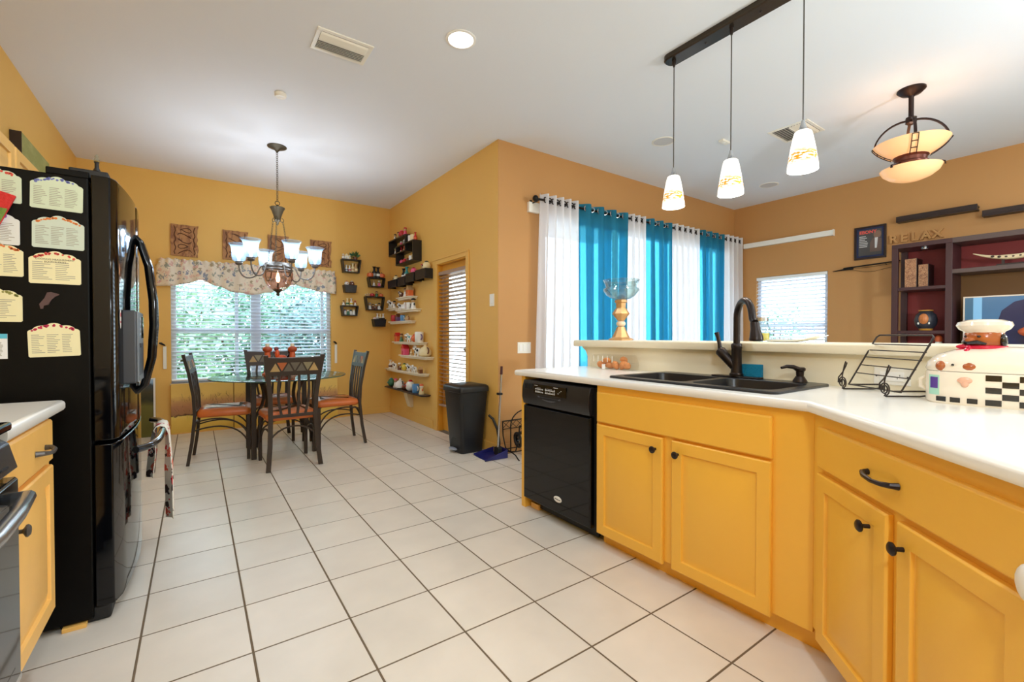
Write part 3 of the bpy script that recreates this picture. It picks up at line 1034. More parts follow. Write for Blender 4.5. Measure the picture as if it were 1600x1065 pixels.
SD = Vector((2.305, 0.940, RIM))
sd_ = thing('soap_dispenser', 'bronze pump soap dispenser at the right end of the sink', 'soap dispenser', SD)
MB().lathe(SD, [(.030, 0), (.030, .006), (.020, .022), (.019, .026)], 16).build('base_collar', BRONZE, sd_)
MB().lathe(SD, [(.015, .024), (.017, .05), (.022, .054), (.023, .064), (.018, .069)], 16).build('pump_head', BRONZE, sd_)
MB().tube([SD + Vector((0, 0, .056)), SD + Vector((-.02, .02, .07)), SD + Vector((-.045, .038, .073)), SD + Vector((-.068, .052, .066))], [.013, .010, .008, .006], 10).build('spout', BRONZE, sd_)
sp = MB().obox((2.338, 1.178, RIM + .036), (0.03, 0.10, 0.066), Matrix.Rotation(0.06, 3, 'Z')).build('sponge', mat('blue_sponge', (0, 128, 170), 0.9, bump=0.6, bscale=160, var=.1), None, 0, 0.004)
tag(sp, 'turquoise blue sponge standing behind the faucet', 'sponge')

# pastry box
px = thing('pastry_container', 'clear plastic container of golden pastries against the cream bar wall', 'food container', (2.29, 2.06, CT))
MB().box(2.225, 2.36, 1.915, 2.225, CT, CT + .045).build('tray', PLASTIC, px, 0, 0.006)
MB().add([(2.225, 1.915, CT + .045), (2.36, 1.915, CT + .045), (2.36, 2.225, CT + .045), (2.225, 2.225, CT + .045), (2.24, 1.93, CT + .098), (2.35, 1.93, CT + .098), (2.35, 2.21, CT + .098), (2.24, 2.21, CT + .098)], [(0, 1, 5, 4), (1, 2, 6, 5), (2, 3, 7, 6), (3, 0, 4, 7), (4, 5, 6, 7)]).build('clear_lid', PLASTIC, px, 0, 0.004)
rb = MB()
for i in range(5):
    rb.box(2.2315, 2.234, 2.03 + i * .042, 2.034 + i * .042, CT + .05, CT + .09)
rb.build('rib', WHITEP, px, 0)
MB().box(2.2215, 2.2245, 2.085, 2.112, CT + .003, CT + .036).build('label_sticker', WHITE, px, 0)
CRUST = mat('golden_pastry', (214, 140, 84), 0.7, var=0.35, vscale=40, bump=0.4, bscale=60)
for i, (dx, y, z, L, r, a, g) in enumerate(((.02, 2.185, .024, .05, .022, .5, 0), (.03, 2.14, .052, .07, .022, -.2, 0), (.03, 2.11, .022, .06, .021, .1, 0), (.02, 2.05, .028, .055, .024, .7, 0), (.03, 1.99, .03, .06, .026, -.6, 1), (.025, 1.955, .026, .04, .024, .3, 1), (.05, 2.0, .065, .05, .02, .2, 1))):
    M = Matrix.Rotation(a, 3, 'X')
    p = MB()
    c = Vector((2.27 + dx * .8, y, CT + z + .003))
    p.tube([c + M @ Vector((0, s * L * .55, -.010 * s * s)) for s in (-1, -.6, -.2, .2, .6, 1)], [r * .35, r * .8, r, r, r * .8, r * .35], 10)
    o = p.build('pastry', CRUST, None)
    tag(o, 'golden pastry inside the clear container, ' + ('end one at the left', 'upper one left of the sticker', 'lower one behind the sticker', 'flat one right of the sticker', 'light folded one', 'end one at the right', 'topmost light one')[i], 'pastry', 'pastries in the clear container')

# cookbook stand of black wire
A0 = Vector((2.235, 0.745, CT + .004))
ev = Vector((-.63, -.777, 0))
nv = Vector((.777, -.63, 0))
ws = thing('cookbook_stand', 'black wire cookbook stand with treble clef feet on the countertop', 'cookbook stand', A0)
Wd = 0.235
Wb = 0.278
WIRE = mat('brown_black_wire', (56, 48, 44), .45, .4)
b0 = A0 + nv * .03 + Z3 * .018 - ev * .012
t0 = A0 + nv * .145 + Z3 * .226 - ev * .012
MB().tube([b0, b0 + (t0 - b0) * .96, t0 + ev * .012, t0 + ev * (Wb - .012), b0 + ev * Wb + (t0 - b0) * .96, b0 + ev * Wb], .0034, 8, True).build('back_frame', WIRE, ws)
for f in (.24, .40, .56, .70, .82):
    q = b0 + (t0 - b0) * f
    MB().tube([q - ev * .002, q + ev * (Wb + .006)], .0022, 6).build('cross_wire', WIRE, ws)
for e0 in (0.0, Wd):
    F = A0 + ev * e0
    g = F + nv * .14
    MB().tube([F, F + nv * .12, g + nv * .014 + Z3 * .004, g + nv * .018 + Z3 * .012, g + nv * .008 + Z3 * .019, F + nv * .03 + Z3 * .018], .0032, 8).build('base_rail', WIRE, ws)
    c = F + Z3 * .028 - nv * .004
    pts = [F, F + Z3 * .012]
    for i in range(26):
        a = -pi / 2 + i / 25 * 3.6 * pi
        r = .026 * (1 - .62 * i / 25)
        pts.append(c + ev * r * cos(a) + Z3 * r * sin(a))
    MB().tube([c - ev * .026 - Z3 * .004, c - ev * .024 + Z3 * .018, c + ev * .002 + Z3 * .042, c + ev * .022 + Z3 * .070, c + ev * .028 + Z3 * .084, c + ev * .020 + Z3 * .088, c + ev * .012 + Z3 * .07, c + Z3 * .03, c - ev * .002 - Z3 * .012], .0026, 7).build('clef_stem', WIRE, ws)
    MB().tube(pts, .0026, 7).build('clef_scroll', WIRE, ws)

# chef cookie jar (long ceramic roaster shape)
JC = Vector((2.175, 0.275, CT))
jar = thing('chef_cookie_jar', 'glazed ceramic chef cookie jar with checkered base and red neckerchief', 'cookie jar', JC, rz=radians(98))
JW = mat('ivory_glaze', (240, 230, 212), 0.12, coat=.5)
JB = mat('black_glaze', (18, 18, 20), 0.12, coat=.5)
JS = mat('brown_glaze', (170, 92, 44), 0.2, var=.15, vscale=30)
JR = mat('red_glaze', (206, 30, 66), 0.2)
JH = 0.108
SA, SB = 0.19, 0.115


def sell(a, sa, sb, p=3.2):
    c, s = cos(a), sin(a)
    return (abs(c) ** (2 / p) * math.copysign(1, c) * sa, abs(s) ** (2 / p) * math.copysign(1, s) * sb)


def jring(k, z, n=40):
    return [(*sell(2 * pi * i / n, SA * k, SB * k), z) for i in range(n)]


def ring_loft(rings, cap=True):
    mb = MB()
    n = len(rings[0])
    fs = [(j * n + i, j * n + (i + 1) % n, j * n + n + (i + 1) % n, j * n + n + i) for j in range(len(rings) - 1) for i in range(n)]
    if cap:
        fs += [tuple(range(n - 1, -1, -1)), tuple((len(rings) - 1) * n + i for i in range(n))]
    return mb.add([p for r in rings for p in r], fs)


ring_loft([jring(.97, 0), jring(1.0, .006), jring(1.0, JH - .004), jring(.985, JH)]).build('base_dish', JW, jar, 40, local=True)
ring_loft([jring(.985, JH + .0015), jring(1.01, JH + .008), jring(.98, JH + .03), jring(.86, JH + .055), jring(.62, JH + .073), jring(.36, JH + .081), jring(.2, JH + .084)]).build('lid_shoulders', JW, jar, 50, local=True)
hx = .01
hx = .048
HR = Matrix.Rotation(radians(-38), 3, 'Z')


def hp_(x, y, z):
    return Vector((hx, 0, JH)) + HR @ Vector((x, y, z))


MB().lathe((hx, 0, JH + .078), [(.044, 0), (.049, .014), (.051, .03), (.048, .05), (.042, .056)], 18, sy=.95).build('head', JS, jar, local=True)
MB().ell(hp_(0, .05, .107), (.014, .013, .010)).build('nose', JS, jar, local=True)
mo = MB()
mo.tube([hp_(-.036, .036, .093), hp_(-.02, .05, .099), hp_(0, .056, .096), hp_(.02, .05, .099), hp_(.036, .036, .093)], [.003, .007, .007, .007, .003], 8)
mo.build('moustache', JB, jar, local=True)
for s in (-1, 1):
    MB().ell(hp_(s * .02, .044, .118), (.005, .004, .004)).build('eye', JB, jar, local=True)
    MB().ell(hp_(s * .046, -.012, .104), (.011, .018, .024)).build('hair', JB, jar, local=True)
MB().lathe((hx, 0, JH + .128), [(.046, 0), (.048, .006), (.060, .014), (.067, .027), (.063, .038), (.042, .046), (.01, .048)], 22, sy=.9, rib=.02, k=8).build('chef_hat', JW, jar, local=True)
MB().torus((hx, 0, JH + .081), .050, .008, n=20).build('neckerchief', JR, jar, local=True)
kn = MB()
kn.ell(hp_(0, .055, .080), (.010, .009, .009)).ell(hp_(.022, .052, .083), (.017, .008, .008)).ell(hp_(.022, .07, .066), (.018, .010, .008), M=Matrix.Rotation(.5, 3, 'Y')).ell(hp_(-.008, .072, .064), (.009, .008, .016))
kn.build('neckerchief_knot', JR, jar, local=True)
for s, x, w_ in ((1, .146, .016), (-1, .078, .024)):
    MB().ell((x, .094 - (.012 if s > 0 else 0), JH + .018), (w_, .024, .018)).build('hand', JS, jar, local=True)
MB().ell((.018, .088, JH + .037), (.045, .018, .011), M=Matrix.Rotation(.2, 3, 'Y')).build('sleeve_print', mat('pink_glaze', (226, 176, 150), .2), jar, local=True)
for x, z in ((.118, .030), (.108, .048)):
    MB().ell((x, .099 - (z - .038) * 1.3, JH + z - .006), (.004, .004, .004)).build('button', JB, jar, local=True)


def patch(a0, a1, z0, z1, m, name, off=1.006, ni=4):
    mb = MB()
    vs = []
    for i in range(ni + 1):
        a = a0 + (a1 - a0) * i / ni
        x, y = sell(a, SA * off, SB * off)
        vs += [(x, y, z0), (x, y, z1)]
    mb.add(vs, [(2 * i, 2 * i + 2, 2 * i + 3, 2 * i + 1) for i in range(ni)])
    return mb.build(name, m, jar, 0, local=True, thick=.001)


def ang_at(x):
    lo, hi = 0.001, pi - .001
    for _ in range(40):
        mid = (lo + hi) / 2
        if sell(mid, SA, SB)[0] > x:
            lo = mid
        else:
            hi = mid
    return lo


for x in (.146, .112, .072):
    patch(ang_at(x + .011), ang_at(x - .013), .008, .024, JB, 'checker_square')
for c in range(4):
    for r in range(5):
        if (c + r) % 2 == 0:
            xx = .042 - c * .036
            patch(ang_at(xx), ang_at(xx - .035), .006 + r * .0195, .0245 + r * .0195, JB, 'checker_square')
patch(ang_at(.176), ang_at(.150), .028, .095, mat('mint_glaze', (170, 220, 200), .2), 'window_print', 1.004)
patch(ang_at(.172), ang_at(.153), .05, .088, mat('violet_glaze', (92, 66, 150), .2), 'window_pane_print', 1.008)
MB().ell((.089, SB * .985, .082), (.018, .005, .011)).ell((.089, SB * .985, .074), (.010, .005, .015)).build('moth_print', MATS['pink_glaze'], jar, local=True)
MB().tube([(SA * 1.0, .02, .04), (SA * 1.07, .022, .05), (SA * 1.07, .022, .075), (SA * 1.0, .02, .085)], .006, 8).build('side_handle', JW, jar, local=True)

# things on the bar
G = Vector((2.52, 2.21, 1.092))
cd = thing('candle_holder', 'gold faceted candle holder with flared clear glass bowl on the bar ledge', 'candle holder', G)
GOLD = mat('antique_gold', (196, 152, 100), 0.38, 0.4, var=.15, vscale=30)
MB().lathe(G, [(.088, 0), (.088, .008), (.072, .016), (.062, .022), (.036, .075), (.028, .098)], 8).build('base', GOLD, cd, 20)
MB().ell(G + Z3 * .12, (.033, .033, .025)).build('bead', mat('mosaic_bead', (226, 204, 176), .4, var=.3, vscale=60), cd)
MB().lathe(G, [(.026, .142), (.030, .150), (.062, .192), (.060, .197), (.034, .235), (.036, .268), (.044, .275), (.044, .292)], 8).build('diamond_stem', GOLD, cd, 20)
MB().lathe(G, [(.02, .292), (.06, .30), (.10, .325), (.125, .36), (.120, .372), (.107, .384), (.112, .405), (.128, .436)], 28, cap=False, rib=.012, k=8).build('glass_bowl', GLASS, cd, thick=.004)
Jp = Vector((2.60, 1.262, 1.092))
mj = thing('mason_jar', 'clear glass jar with yellow contents on the bar ledge behind the faucet', 'jar', Jp)
MB().lathe(Jp, [(.042, .002), (.046, .012), (.046, .075), (.036, .095), (.034, .118)], 20).build('jar_glass', GLASS, mj)
MB().lathe(Jp, [(.040, .005), (.042, .012), (.042, .048), (.01, .049)], 18).build('contents', mat('yellow_jelly', (226, 196, 90), .5), mj)
MB().lathe(Jp, [(.037, .116), (.037, .134), (.02, .137)], 18).build('lid', STEEL, mj)
Tp = Vector((2.62, 1.09, 1.092))
tr = MB().grid(lambda u, v: (Tp.x + (v - .5) * .12, Tp.y - (u - .5) * .26, Tp.z + .004 + .03 * max(0, u - .55) ** 1.5 * 3 + .006 * (2 * v - 1) ** 2), 10, 6).build('serving_tray', WHITEP, None, 60, thick=.004)
tag(tr, 'thin pale curved tray lying on the bar ledge right of the jar', 'tray')

# ------------------------------------------------------------------ refrigerator
FY0, FY1 = 2.367, 3.275
FXB = -0.335           # cabinet front
fr = thing('refrigerator', 'black french door refrigerator with ice dispenser and bottom freezer drawer', 'refrigerator', (-0.62, 2.82, 0))
MB().box(-0.985, FXB, FY0, FY1, 0.02, 1.735).build('cabinet', BLACKS, fr, 0, 0.006)
MB().box(FXB - 0.12, FXB, FY0 + .01, FY1 - .01, 1.735, 1.762).build('top_cover', BLACKS, fr, 0, 0.004)
for y in (FY0 + .05, FY1 - .05):
    MB().box(FXB - .06, FXB + .055, y - .028, y + .028, 1.742, 1.776).build('hinge_cover', BLACKM, fr, 0, 0.005)


def fdoor(name, y0, y1, z0, z1, m=BLACK):
    """door with gently bowed front"""
    n = 14
    ym, hw = (FY0 + FY1) / 2, (FY1 - FY0) / 2
    poly = [(FXB + .006, y0), (FXB + .006, y1)]
    front = []
    for i in range(n + 1):
        y = y1 + (y0 - y1) * i / n
        k = (y - ym) / hw
        x = -0.232 - 0.030 * k * k
        e = min(abs(y - y0), abs(y - y1))
        if e < .001:
            x -= .012
        front.append((x, y))
    poly += front
    return MB().prism(poly, ((0, 0, 0), (1, 0, 0), (0, 1, 0), (0, 0, 1)), z0, z1).build(name, m, fr, 30, 0.004)


ymid = (FY0 + FY1) / 2
dL = fdoor('door', FY0, ymid - .004, 0.715, 1.752)
dR = fdoor('door', ymid + .004, FY1, 0.715, 1.752)
fz = fdoor('freezer_drawer', FY0, FY1, 0.062, 0.700)
for dd, y in ((dL, ymid - .035), (dR, ymid + .04)):
    xx = -.236
    MB().tube([(xx, y, 1.60), (xx + .02, y, 1.575), (xx + .05, y, 1.46), (xx + .066, y, 1.30), (xx + .068, y, 1.18), (xx + .058, y, 1.02), (xx + .03, y, .89), (xx, y, .855)], [.012, .015, .016, .017, .017, .016, .015, .012], 10).build('door_handle', BLACK, dd)
hp = []
for i in range(17):
    t = i / 16
    y = FY0 + .05 + (FY1 - FY0 - .10) * t
    k = (y - ymid) / (FY1 - FY0) * 2
    hp.append((-.250 + .10 * (1 - k ** 4) ** .8 * min(1, (1 - abs(k)) * 6 + .05) + .01, y, .655))
MB().tube(hp, .015, 10).build('drawer_handle', mat('black_chrome', (70, 74, 82), 0.12, .8), fz)
MB().box(FXB - .10, FXB + .05, FY0 + .015, FY1 - .015, 0.0, .058).build('grille', BLACKM, fr, 0, 0.01)
MB().box(FXB - .09, FXB - .02, FY0 - .012, FY0 + .02, 0.0, .016).build('wood_shim', WOODY, fr, 0, .002)
# dispenser
dp0 = MB().box(-.262, -.205, 2.475, 2.715, .925, 1.235).build('dispenser', GREYD, dL, 0, 0.008)
MB().box(-.2062, -.2015, 2.478, 2.712, .93, 1.23).build('dispenser_bezel', GREYP, dp0, 0, 0.003)
MB().box(-.203, -.1995, 2.62, 2.70, 1.115, 1.215).build('dispenser_display', BLACK, dp0, 0, 0.002)
MB().box(-.203, -.2003, 2.52, 2.70, .955, 1.095).build('dispenser_recess', GREYD, dp0, 0, 0.004)
MB().box(-.2045, -.198, 2.545, 2.565, 1.075, 1.095).build('dispenser_spout', BLACKM, dp0, 0, 0.002)
bb_ = MB()
for i in range(4):
    bb_.box(-.2025, -.200, 2.575, 2.59, 1.13 + i * .022, 1.14 + i * .022)
bb_.build('dispenser_button', mat('pale_blue_button', (190, 206, 220), .4), dp0, 0)
MB().lathe((-.2525, 2.425, 1.195), [(.02, 0), (.02, .001)], 20, sx=.8, sy=1.9, M=Matrix(((0, 0, 1), (1, 0, 0), (0, 1, 0)))).build('sticker', WHITEP, dL)
st = MB()
st.box(-.2515, -.2505, 2.418, 2.432, 1.205, 1.222).box(-.2515, -.2505, 2.416, 2.434, 1.18, 1.188)
st.build('sticker_print', JR, dL, 0)

# ornament on top of the refrigerator
oz = Vector((-.315, 2.40, 1.776))
orn = thing('bottle_stopper', 'small black and clear ornament standing on top of the refrigerator', 'ornament', oz)
MB().lathe(oz, [(.011, 0), (.011, .004), (.007, .012), (.0065, .03), (.009, .036)], 12).build('holder', BLACKM, orn)
MB().lathe(oz, [(.007, .036), (.010, .044), (.006, .05), (.007, .058), (.002, .066)], 12).build('clear_finial', GLASS, orn)

# dish towels on the freezer handle
TOW = spots_mat('coffee_print_towel', (236, 228, 214), [(224, 84, 62), (110, 62, 56), (236, 120, 96), (200, 24, 44), (60, 40, 40)], 17, 0.40)


def hang_towel(label, y0, y1, xo, zt, zf, zbk, n=8):
    o = thing('dish_towel', label, 'towel', (xo, (y0 + y1) / 2, zt))

    def fn(u, v):
        y = y0 + (y1 - y0) * u
        w = .013 * sin(u * 12 + 1) * (.3 + 1.2 * min(1, abs(v - .5) * 4))
        if v < .45:
            s = 1 - v / .45
            return (xo + .026 + w + .006 * s, y + .004 * sin(v * 7), zt - (zt - zf) * s)
        if v > .55:
            s = (v - .55) / .45
            return (xo - .026 + w - .02 * s, y, zt - (zt - zbk) * s)
        a = (v - .45) / .1 * pi
        return (xo + .026 * cos(a), y, zt + .022 * sin(a))
    MB().grid(fn, n, 40).build('cloth', TOW, o, 60, thick=.003)
    return o


hang_towel('cream dish towel printed with red and brown cups, hung on the freezer handle', 2.84, 3.04, -.150, .655, .20, .42)
o = MB()

# fridge magnets
MAGY = FY0 - .002


def magnet_sheet(label, x0, x1, z0, z1, paper, flower, title, cols, tilt=0.0, arch=True):
    w, h = x1 - x0, z1 - z0
    o = thing('recipe_magnet', label, 'magnet', ((x0 + x1) / 2, MAGY, z0), 'recipe charts on the refrigerator')
    pts = []
    if arch:
        pts = [(.004, 0), (w - .004, 0), (w, .004)]
        for i in range(45):
            t = 1 - i / 44
            zt = .70
            for c_, r_, b_, a_ in ((.09, .095, .72, .09), (.91, .095, .72, .09), (.27, .19, .76, .165), (.73, .19, .76, .165), (.5, .18, .82, .18)):
                k_ = (t - c_) / r_
                if abs(k_) < 1:
                    zt = max(zt, b_ + a_ * math.sqrt(1 - k_ * k_))
            pts.append((w * t, h * zt))
        pts.append((0, .004))
    else:
        pts = [(0, 0), (w, 0), (w, h), (0, h)]
    c, s = cos(tilt), sin(tilt)
    U, V = Vector((c, 0, s)), Vector((-s, 0, c))
    O = Vector((x0, MAGY, z0))
    pm_ = mat('magnet_paper_%d_%d_%d' % paper, paper, .45)
    MB().prism(pts, (O, U, V, (0, -1, 0)), -.002, .0012).build('sheet', pm_, o, 0)
    F = O + Vector((0, -.0014, 0))
    if flower:
        fl = MB()
        for i in range(26):
            t = random.uniform(.08, .92)
            zz = h * (.74 + .19 * sin(pi * t) + random.uniform(-.03, .015))
            r = random.uniform(.0028, .0052)
            p = F + U * (w * t) + V * zz
            fl.lathe(p, [(r, 0), (r * .6, .0006)], 6, M=Matrix((U, V, Vector((0, -1, 0)))).transposed())
        f = fl.build('flower_border', mat('flower_%d_%d_%d' % flower, flower, .6), o, 0)
        f['kind'] = 'stuff'
    ink = mat('magnet_ink', (158, 156, 144), .8)
    if title:
        for i, ln in enumerate(title):
            text_mesh('title', ln, .0088 if len(ln) > 14 else .0092, mat('magnet_title_ink', (78, 70, 62), .8), (F + U * (w / 2) + V * (h * .74 - i * .0095), U, V), o, .0002)
    ls = MB()
    nrow = 11 if not arch or not title else 10
    for cidx in range(cols):
        cw = (w - .018) / cols
        for r_ in range(nrow):
            zz = h * (.64 - .57 * r_ / nrow)
            a = .009 + cidx * cw
            L = cw * random.uniform(.45, .9)
            ls.add([F + U * a + V * zz, F + U * (a + L) + V * zz, F + U * (a + L) + V * (zz + .0022), F + U * a + V * (zz + .0022)], [(0, 1, 2, 3)])
    k = ls.build('printed_lines', ink, o, 0)
    k['kind'] = 'stuff'
    return o


PG, PC, PW = (206, 220, 196), (236, 230, 188), (222, 226, 226)
magnet_sheet('pale green recipe chart magnet with blue flowers, topmost of the column near the hinge', -.494, -.352, 1.600, 1.724, PG, (110, 120, 190), None, 3, -.02)
magnet_sheet('pale green recipe chart magnet with orange flowers, second from the top near the hinge', -.490, -.349, 1.455, 1.578, (202, 216, 204), (222, 128, 60), None, 3, -.01)
magnet_sheet('cream measurement equivalents magnet with coral flowers, third down near the hinge', -.499, -.359, 1.322, 1.444, PC, (216, 84, 74), ['COOKING MEASUREMENT', 'EQUIVALENTS'], 2)
magnet_sheet('cream recipe chart magnet with crimson flowers, lowest on the refrigerator side', -.502, -.362, 1.048, 1.174, PC, (190, 40, 80), None, 3, .03)
magnet_sheet('pale recipe chart magnet with red flowers, half behind the red pot holder', -.652, -.514, 1.606, 1.728, PG, (216, 80, 66), None, 3)
magnet_sheet('pale recipe chart magnet with lilac flowers below the red pot holder', -.658, -.520, 1.455, 1.572, PW, (160, 100, 170), None, 3)
magnet_sheet('cream recipe chart magnet with orange flowers, under the lilac one at the frame edge', -.652, -.512, 1.342, 1.462, PC, (220, 120, 60), None, 3)
magnet_sheet('cream recipe chart magnet with yellow leaves, lower at the frame edge', -.656, -.516, 1.178, 1.300, PC, (150, 150, 80), None, 2)
cal = magnet_sheet('small white calendar magnet with a blue header at the frame edge', -.610, -.555, 1.045, 1.135, (236, 238, 242), None, None, 3, 0, False)
MB().box(-.610, -.555, MAGY - .0022, MAGY - .0014, 1.118, 1.135).build('blue_header', mat('sky_blue_print', (90, 190, 220), .5), cal, 0)
bl = thing('state_magnet', 'small brown state-shaped magnet in the middle of the refrigerator side', 'magnet', (-.445, MAGY, 1.23))
MB().prism([(-.470, 1.228), (-.463, 1.228), (-.461, 1.240), (-.449, 1.243), (-.441, 1.262), (-.430, 1.275), (-.420, 1.281), (-.420, 1.284), (-.441, 1.291), (-.452, 1.289), (-.459, 1.268), (-.473, 1.245), (-.472, 1.240)], ((0, MAGY, 0), (1, 0, 0), (0, 0, 1), (0, -1, 0)), -.002, .002).build('magnet', mat('brown_magnet', (86, 62, 62), .5), bl, 0)
ph = thing('pot_holder', 'red and green quilted pot holder hanging beside the recipe magnets', 'pot holder', (-.60, MAGY - .03, 1.60))
MB().prism([(-.75, 1.60), (-.575, 1.50), (-.525, 1.63), (-.75, 1.70)], ((0, MAGY, 0), (1, 0, 0), (0, 0, 1), (0, -1, 0)), .004, .016).build('red_quilting', mat('red_quilt', (206, 46, 44), .8, bump=.5, bscale=70, var=.2), ph, 0, .003)
MB().prism([(-.75, 1.52), (-.575, 1.50), (-.545, 1.58), (-.75, 1.60)], ((0, MAGY, 0), (1, 0, 0), (0, 0, 1), (0, -1, 0)), .016, .021).build('green_band', mat('green_quilt', (112, 140, 60), .8, bump=.5, bscale=70, var=.2), ph, 0, .002)

# upper cabinet above the refrigerator
uc = thing('upper_cabinet', 'yellow wall cabinet above the refrigerator at the left edge', 'cabinet', (-.83, 2.9, 1.79))
MB().box(XL, -.69, 2.20, 3.42, 1.79, 2.012).build('body', WOODY, uc, 0, .002)
E_ = Vector((1, 0, 0))
N_ = Vector((0, 1, 0))
panel_part('door', uc, (-.69, 2.215, 1.80), N_, E_, .785, .20, DOORP, WOODY)
panel_part('door', uc, (-.69, 3.02, 1.80), N_, E_, .385, .20, DOORP, WOODY)
wp = thing('wall_panel', 'mottled olive canvas panel on the left wall above the refrigerator', 'artwork', (-.96, 4.68, 2.1))
MB().box(XL, -.945, 4.36, 5.06, 2.05, 2.49).build('canvas', ramp_mat('olive_mottle', [(0, (150, 150, 84)), (.45, (176, 172, 110)), (.6, (110, 118, 70)), (1, (160, 164, 110))], 'Z', 2, 2.5, .7, .8, (6, 6, 14)), wp, 0)
MB().box(XL, -.943, 4.355, 4.36, 2.05, 2.49).build('dark_edge', ESPRESSO, wp, 0)

# left base cabinet, counter and stove
lc = thing('base_cabinet', 'yellow base cabinet with one drawer and door between stove and refrigerator', 'cabinet', (-.69, 1.93, 0))
LFX = -.412
MB().box(XL + .01, LFX, 1.645, 2.15, .20, CZ).build('body', WOODY, lc, 0, .002)
MB().box(XL + .05, LFX - .10, 1.66, 2.14, 0, .20).build('toe_kick', CABIN, lc, 0)
d = panel_part('drawer', lc, (LFX, 1.655, .715), N_, E_, .45, .137, DRAWP, WOODY)
pull(d, (LFX + .019, 1.955, .775), N_, E_, .105, mat('pewter', (96, 92, 88), .4, .7))
d = panel_part('door', lc, (LFX, 1.655, .215), N_, E_, .455, .485, DOORP, WOODY)
knob(d, (LFX + .019, 1.70, .615), E_, MATS['pewter'])
tag(slab([(XL, 1.632), (-.385, 1.632), (-.385, 2.235), (XL, 2.235)], CT, CB).build('countertop', COUNTER, None, 40), 'short white countertop between the stove and the refrigerator', 'countertop')

stv = thing('stove', 'stainless range with black oven glass and a bowed bar handle', 'stove', (-.69, 1.25, 0))
MB().box(XL + .01, -.40, .868, 1.625, .02, .895).build('body', GREYD, stv, 0, .003)
MB().box(XL + .01, -.375, .868, 1.625, .895, .917).build('cooktop', BLACK, stv, 0, .006)
for x, y, r in ((-.55, 1.44, .09), (-.82, 1.44, .075), (-.55, 1.06, .075), (-.82, 1.06, .09)):
    MB().torus((x, y, .917), r, .0012, n=28, m=4).build('burner_ring', GREYP, stv)
MB().prism([(0, 0), (.035, .012), (.02, .075), (0, .09)], ((-.40, .875, .79), (1, 0, 0), (0, 0, 1), (0, 1, 0)), 0, .745).build('control_fascia', mat('dark_steel', (96, 100, 108), .25, .8), stv, 0, .003)
vs = MB()
for i in range(9):
    vs.box(-.372, -.366, .95 + i * .07, .995 + i * .07, .815, .82)
vs.build('vent_slots', BLACKM, stv, 0)
od = MB().rloft((-.40, .875, .275), N_, E_, .745, .505, [(0, 0), (0, .03), (.006, .036), (.05, .036), (.054, .033)]).build('oven_door', BLACK, stv, 0, .002)
MB().box(-.3665, -.362, .93, 1.58, .33, .70).build('oven_window', BLACK, od, 0, .002)
MB().box(-.3705, -.3635, .876, 1.619, .274, .290).build('door_trim', STEEL, od, 0, .002)
MB().tube([(-.365, .93, .735), (-.335, .95, .742), (-.318, 1.10, .744), (-.312, 1.25, .744), (-.318, 1.40, .744), (-.335, 1.55, .742), (-.365, 1.57, .735)], .016, 10).build('oven_handle', STEEL, od)
MB().rloft((-.40, .875, .06), N_, E_, .745, .20, [(0, 0), (0, .028), (.006, .034)]).build('storage_drawer', BLACK, stv, 0, .002)
# ------------------------------------------------------------------ dining set
TC = Vector((0.68, 4.93, 0))
tb = thing('dining_table', 'round glass topped dining table on dark square metal legs', 'table', TC)
tp = MB().lathe(TC, [(.585, .721), (.598, .723), (.60, .727), (.598, .731), (.585, .733)], 56).build('glass_top', TABGLASS, tb, 30)
MB().lathe(TC, [(.5985, .7225), (.6008, .727), (.5985, .7315)], 56, cap=False).build('glass_edge', GLASSEDGE, tp)
for sx in (-1, 1):
    for sy in (-1, 1):
        p = TC + Vector((sx * .258, sy * .252, 0))
        MB().box(p.x - .021, p.x + .021, p.y - .021, p.y + .021, 0, .70).build('leg', DKMETAL, tb, 0, .003)
        q = TC + Vector((sx * .235, sy * .23, .10))
        MB().path_bar(bez(q, q + Z3 * .3, TC + Vector((sx * .06, sy * .06, .42)), TC + Vector((sx * .17, sy * .168, .69)), 10), .03, .014, (-sy, sx, 0)).build('curved_brace', DKMETAL, tb, 40)
MB().bar(TC + Vector((-.258, -.252, .69)), TC + Vector((.258, .252, .69)), .035, .02).build('top_rail', DKMETAL, tb, 0)
MB().bar(TC + Vector((-.258, .252, .69)), TC + Vector((.258, -.252, .69)), .035, .018).build('top_rail', DKMETAL, tb, 0)
for sx in (-1, 1):
    for sy in (-1, 1):
        p = TC + Vector((sx * .258, sy * .252, .70))
        MB().cyl(p, p + Z3 * .021, .018, n=10).build('glass_pad', BLACKM, tb)

ORANGE = mat('orange_leather', (206, 106, 44), 0.32, var=.08, vscale=12, bump=.05, bscale=120)
STONE = [mat('tan_stone', (178, 146, 92), .5, var=.12, vscale=30), mat('rust_stone', (176, 92, 44), .5, var=.2, vscale=30), mat('grey_stone', (98, 90, 76), .5, var=.15, vscale=30), mat('olive_stone', (132, 122, 92), .5, var=.12, vscale=30)]


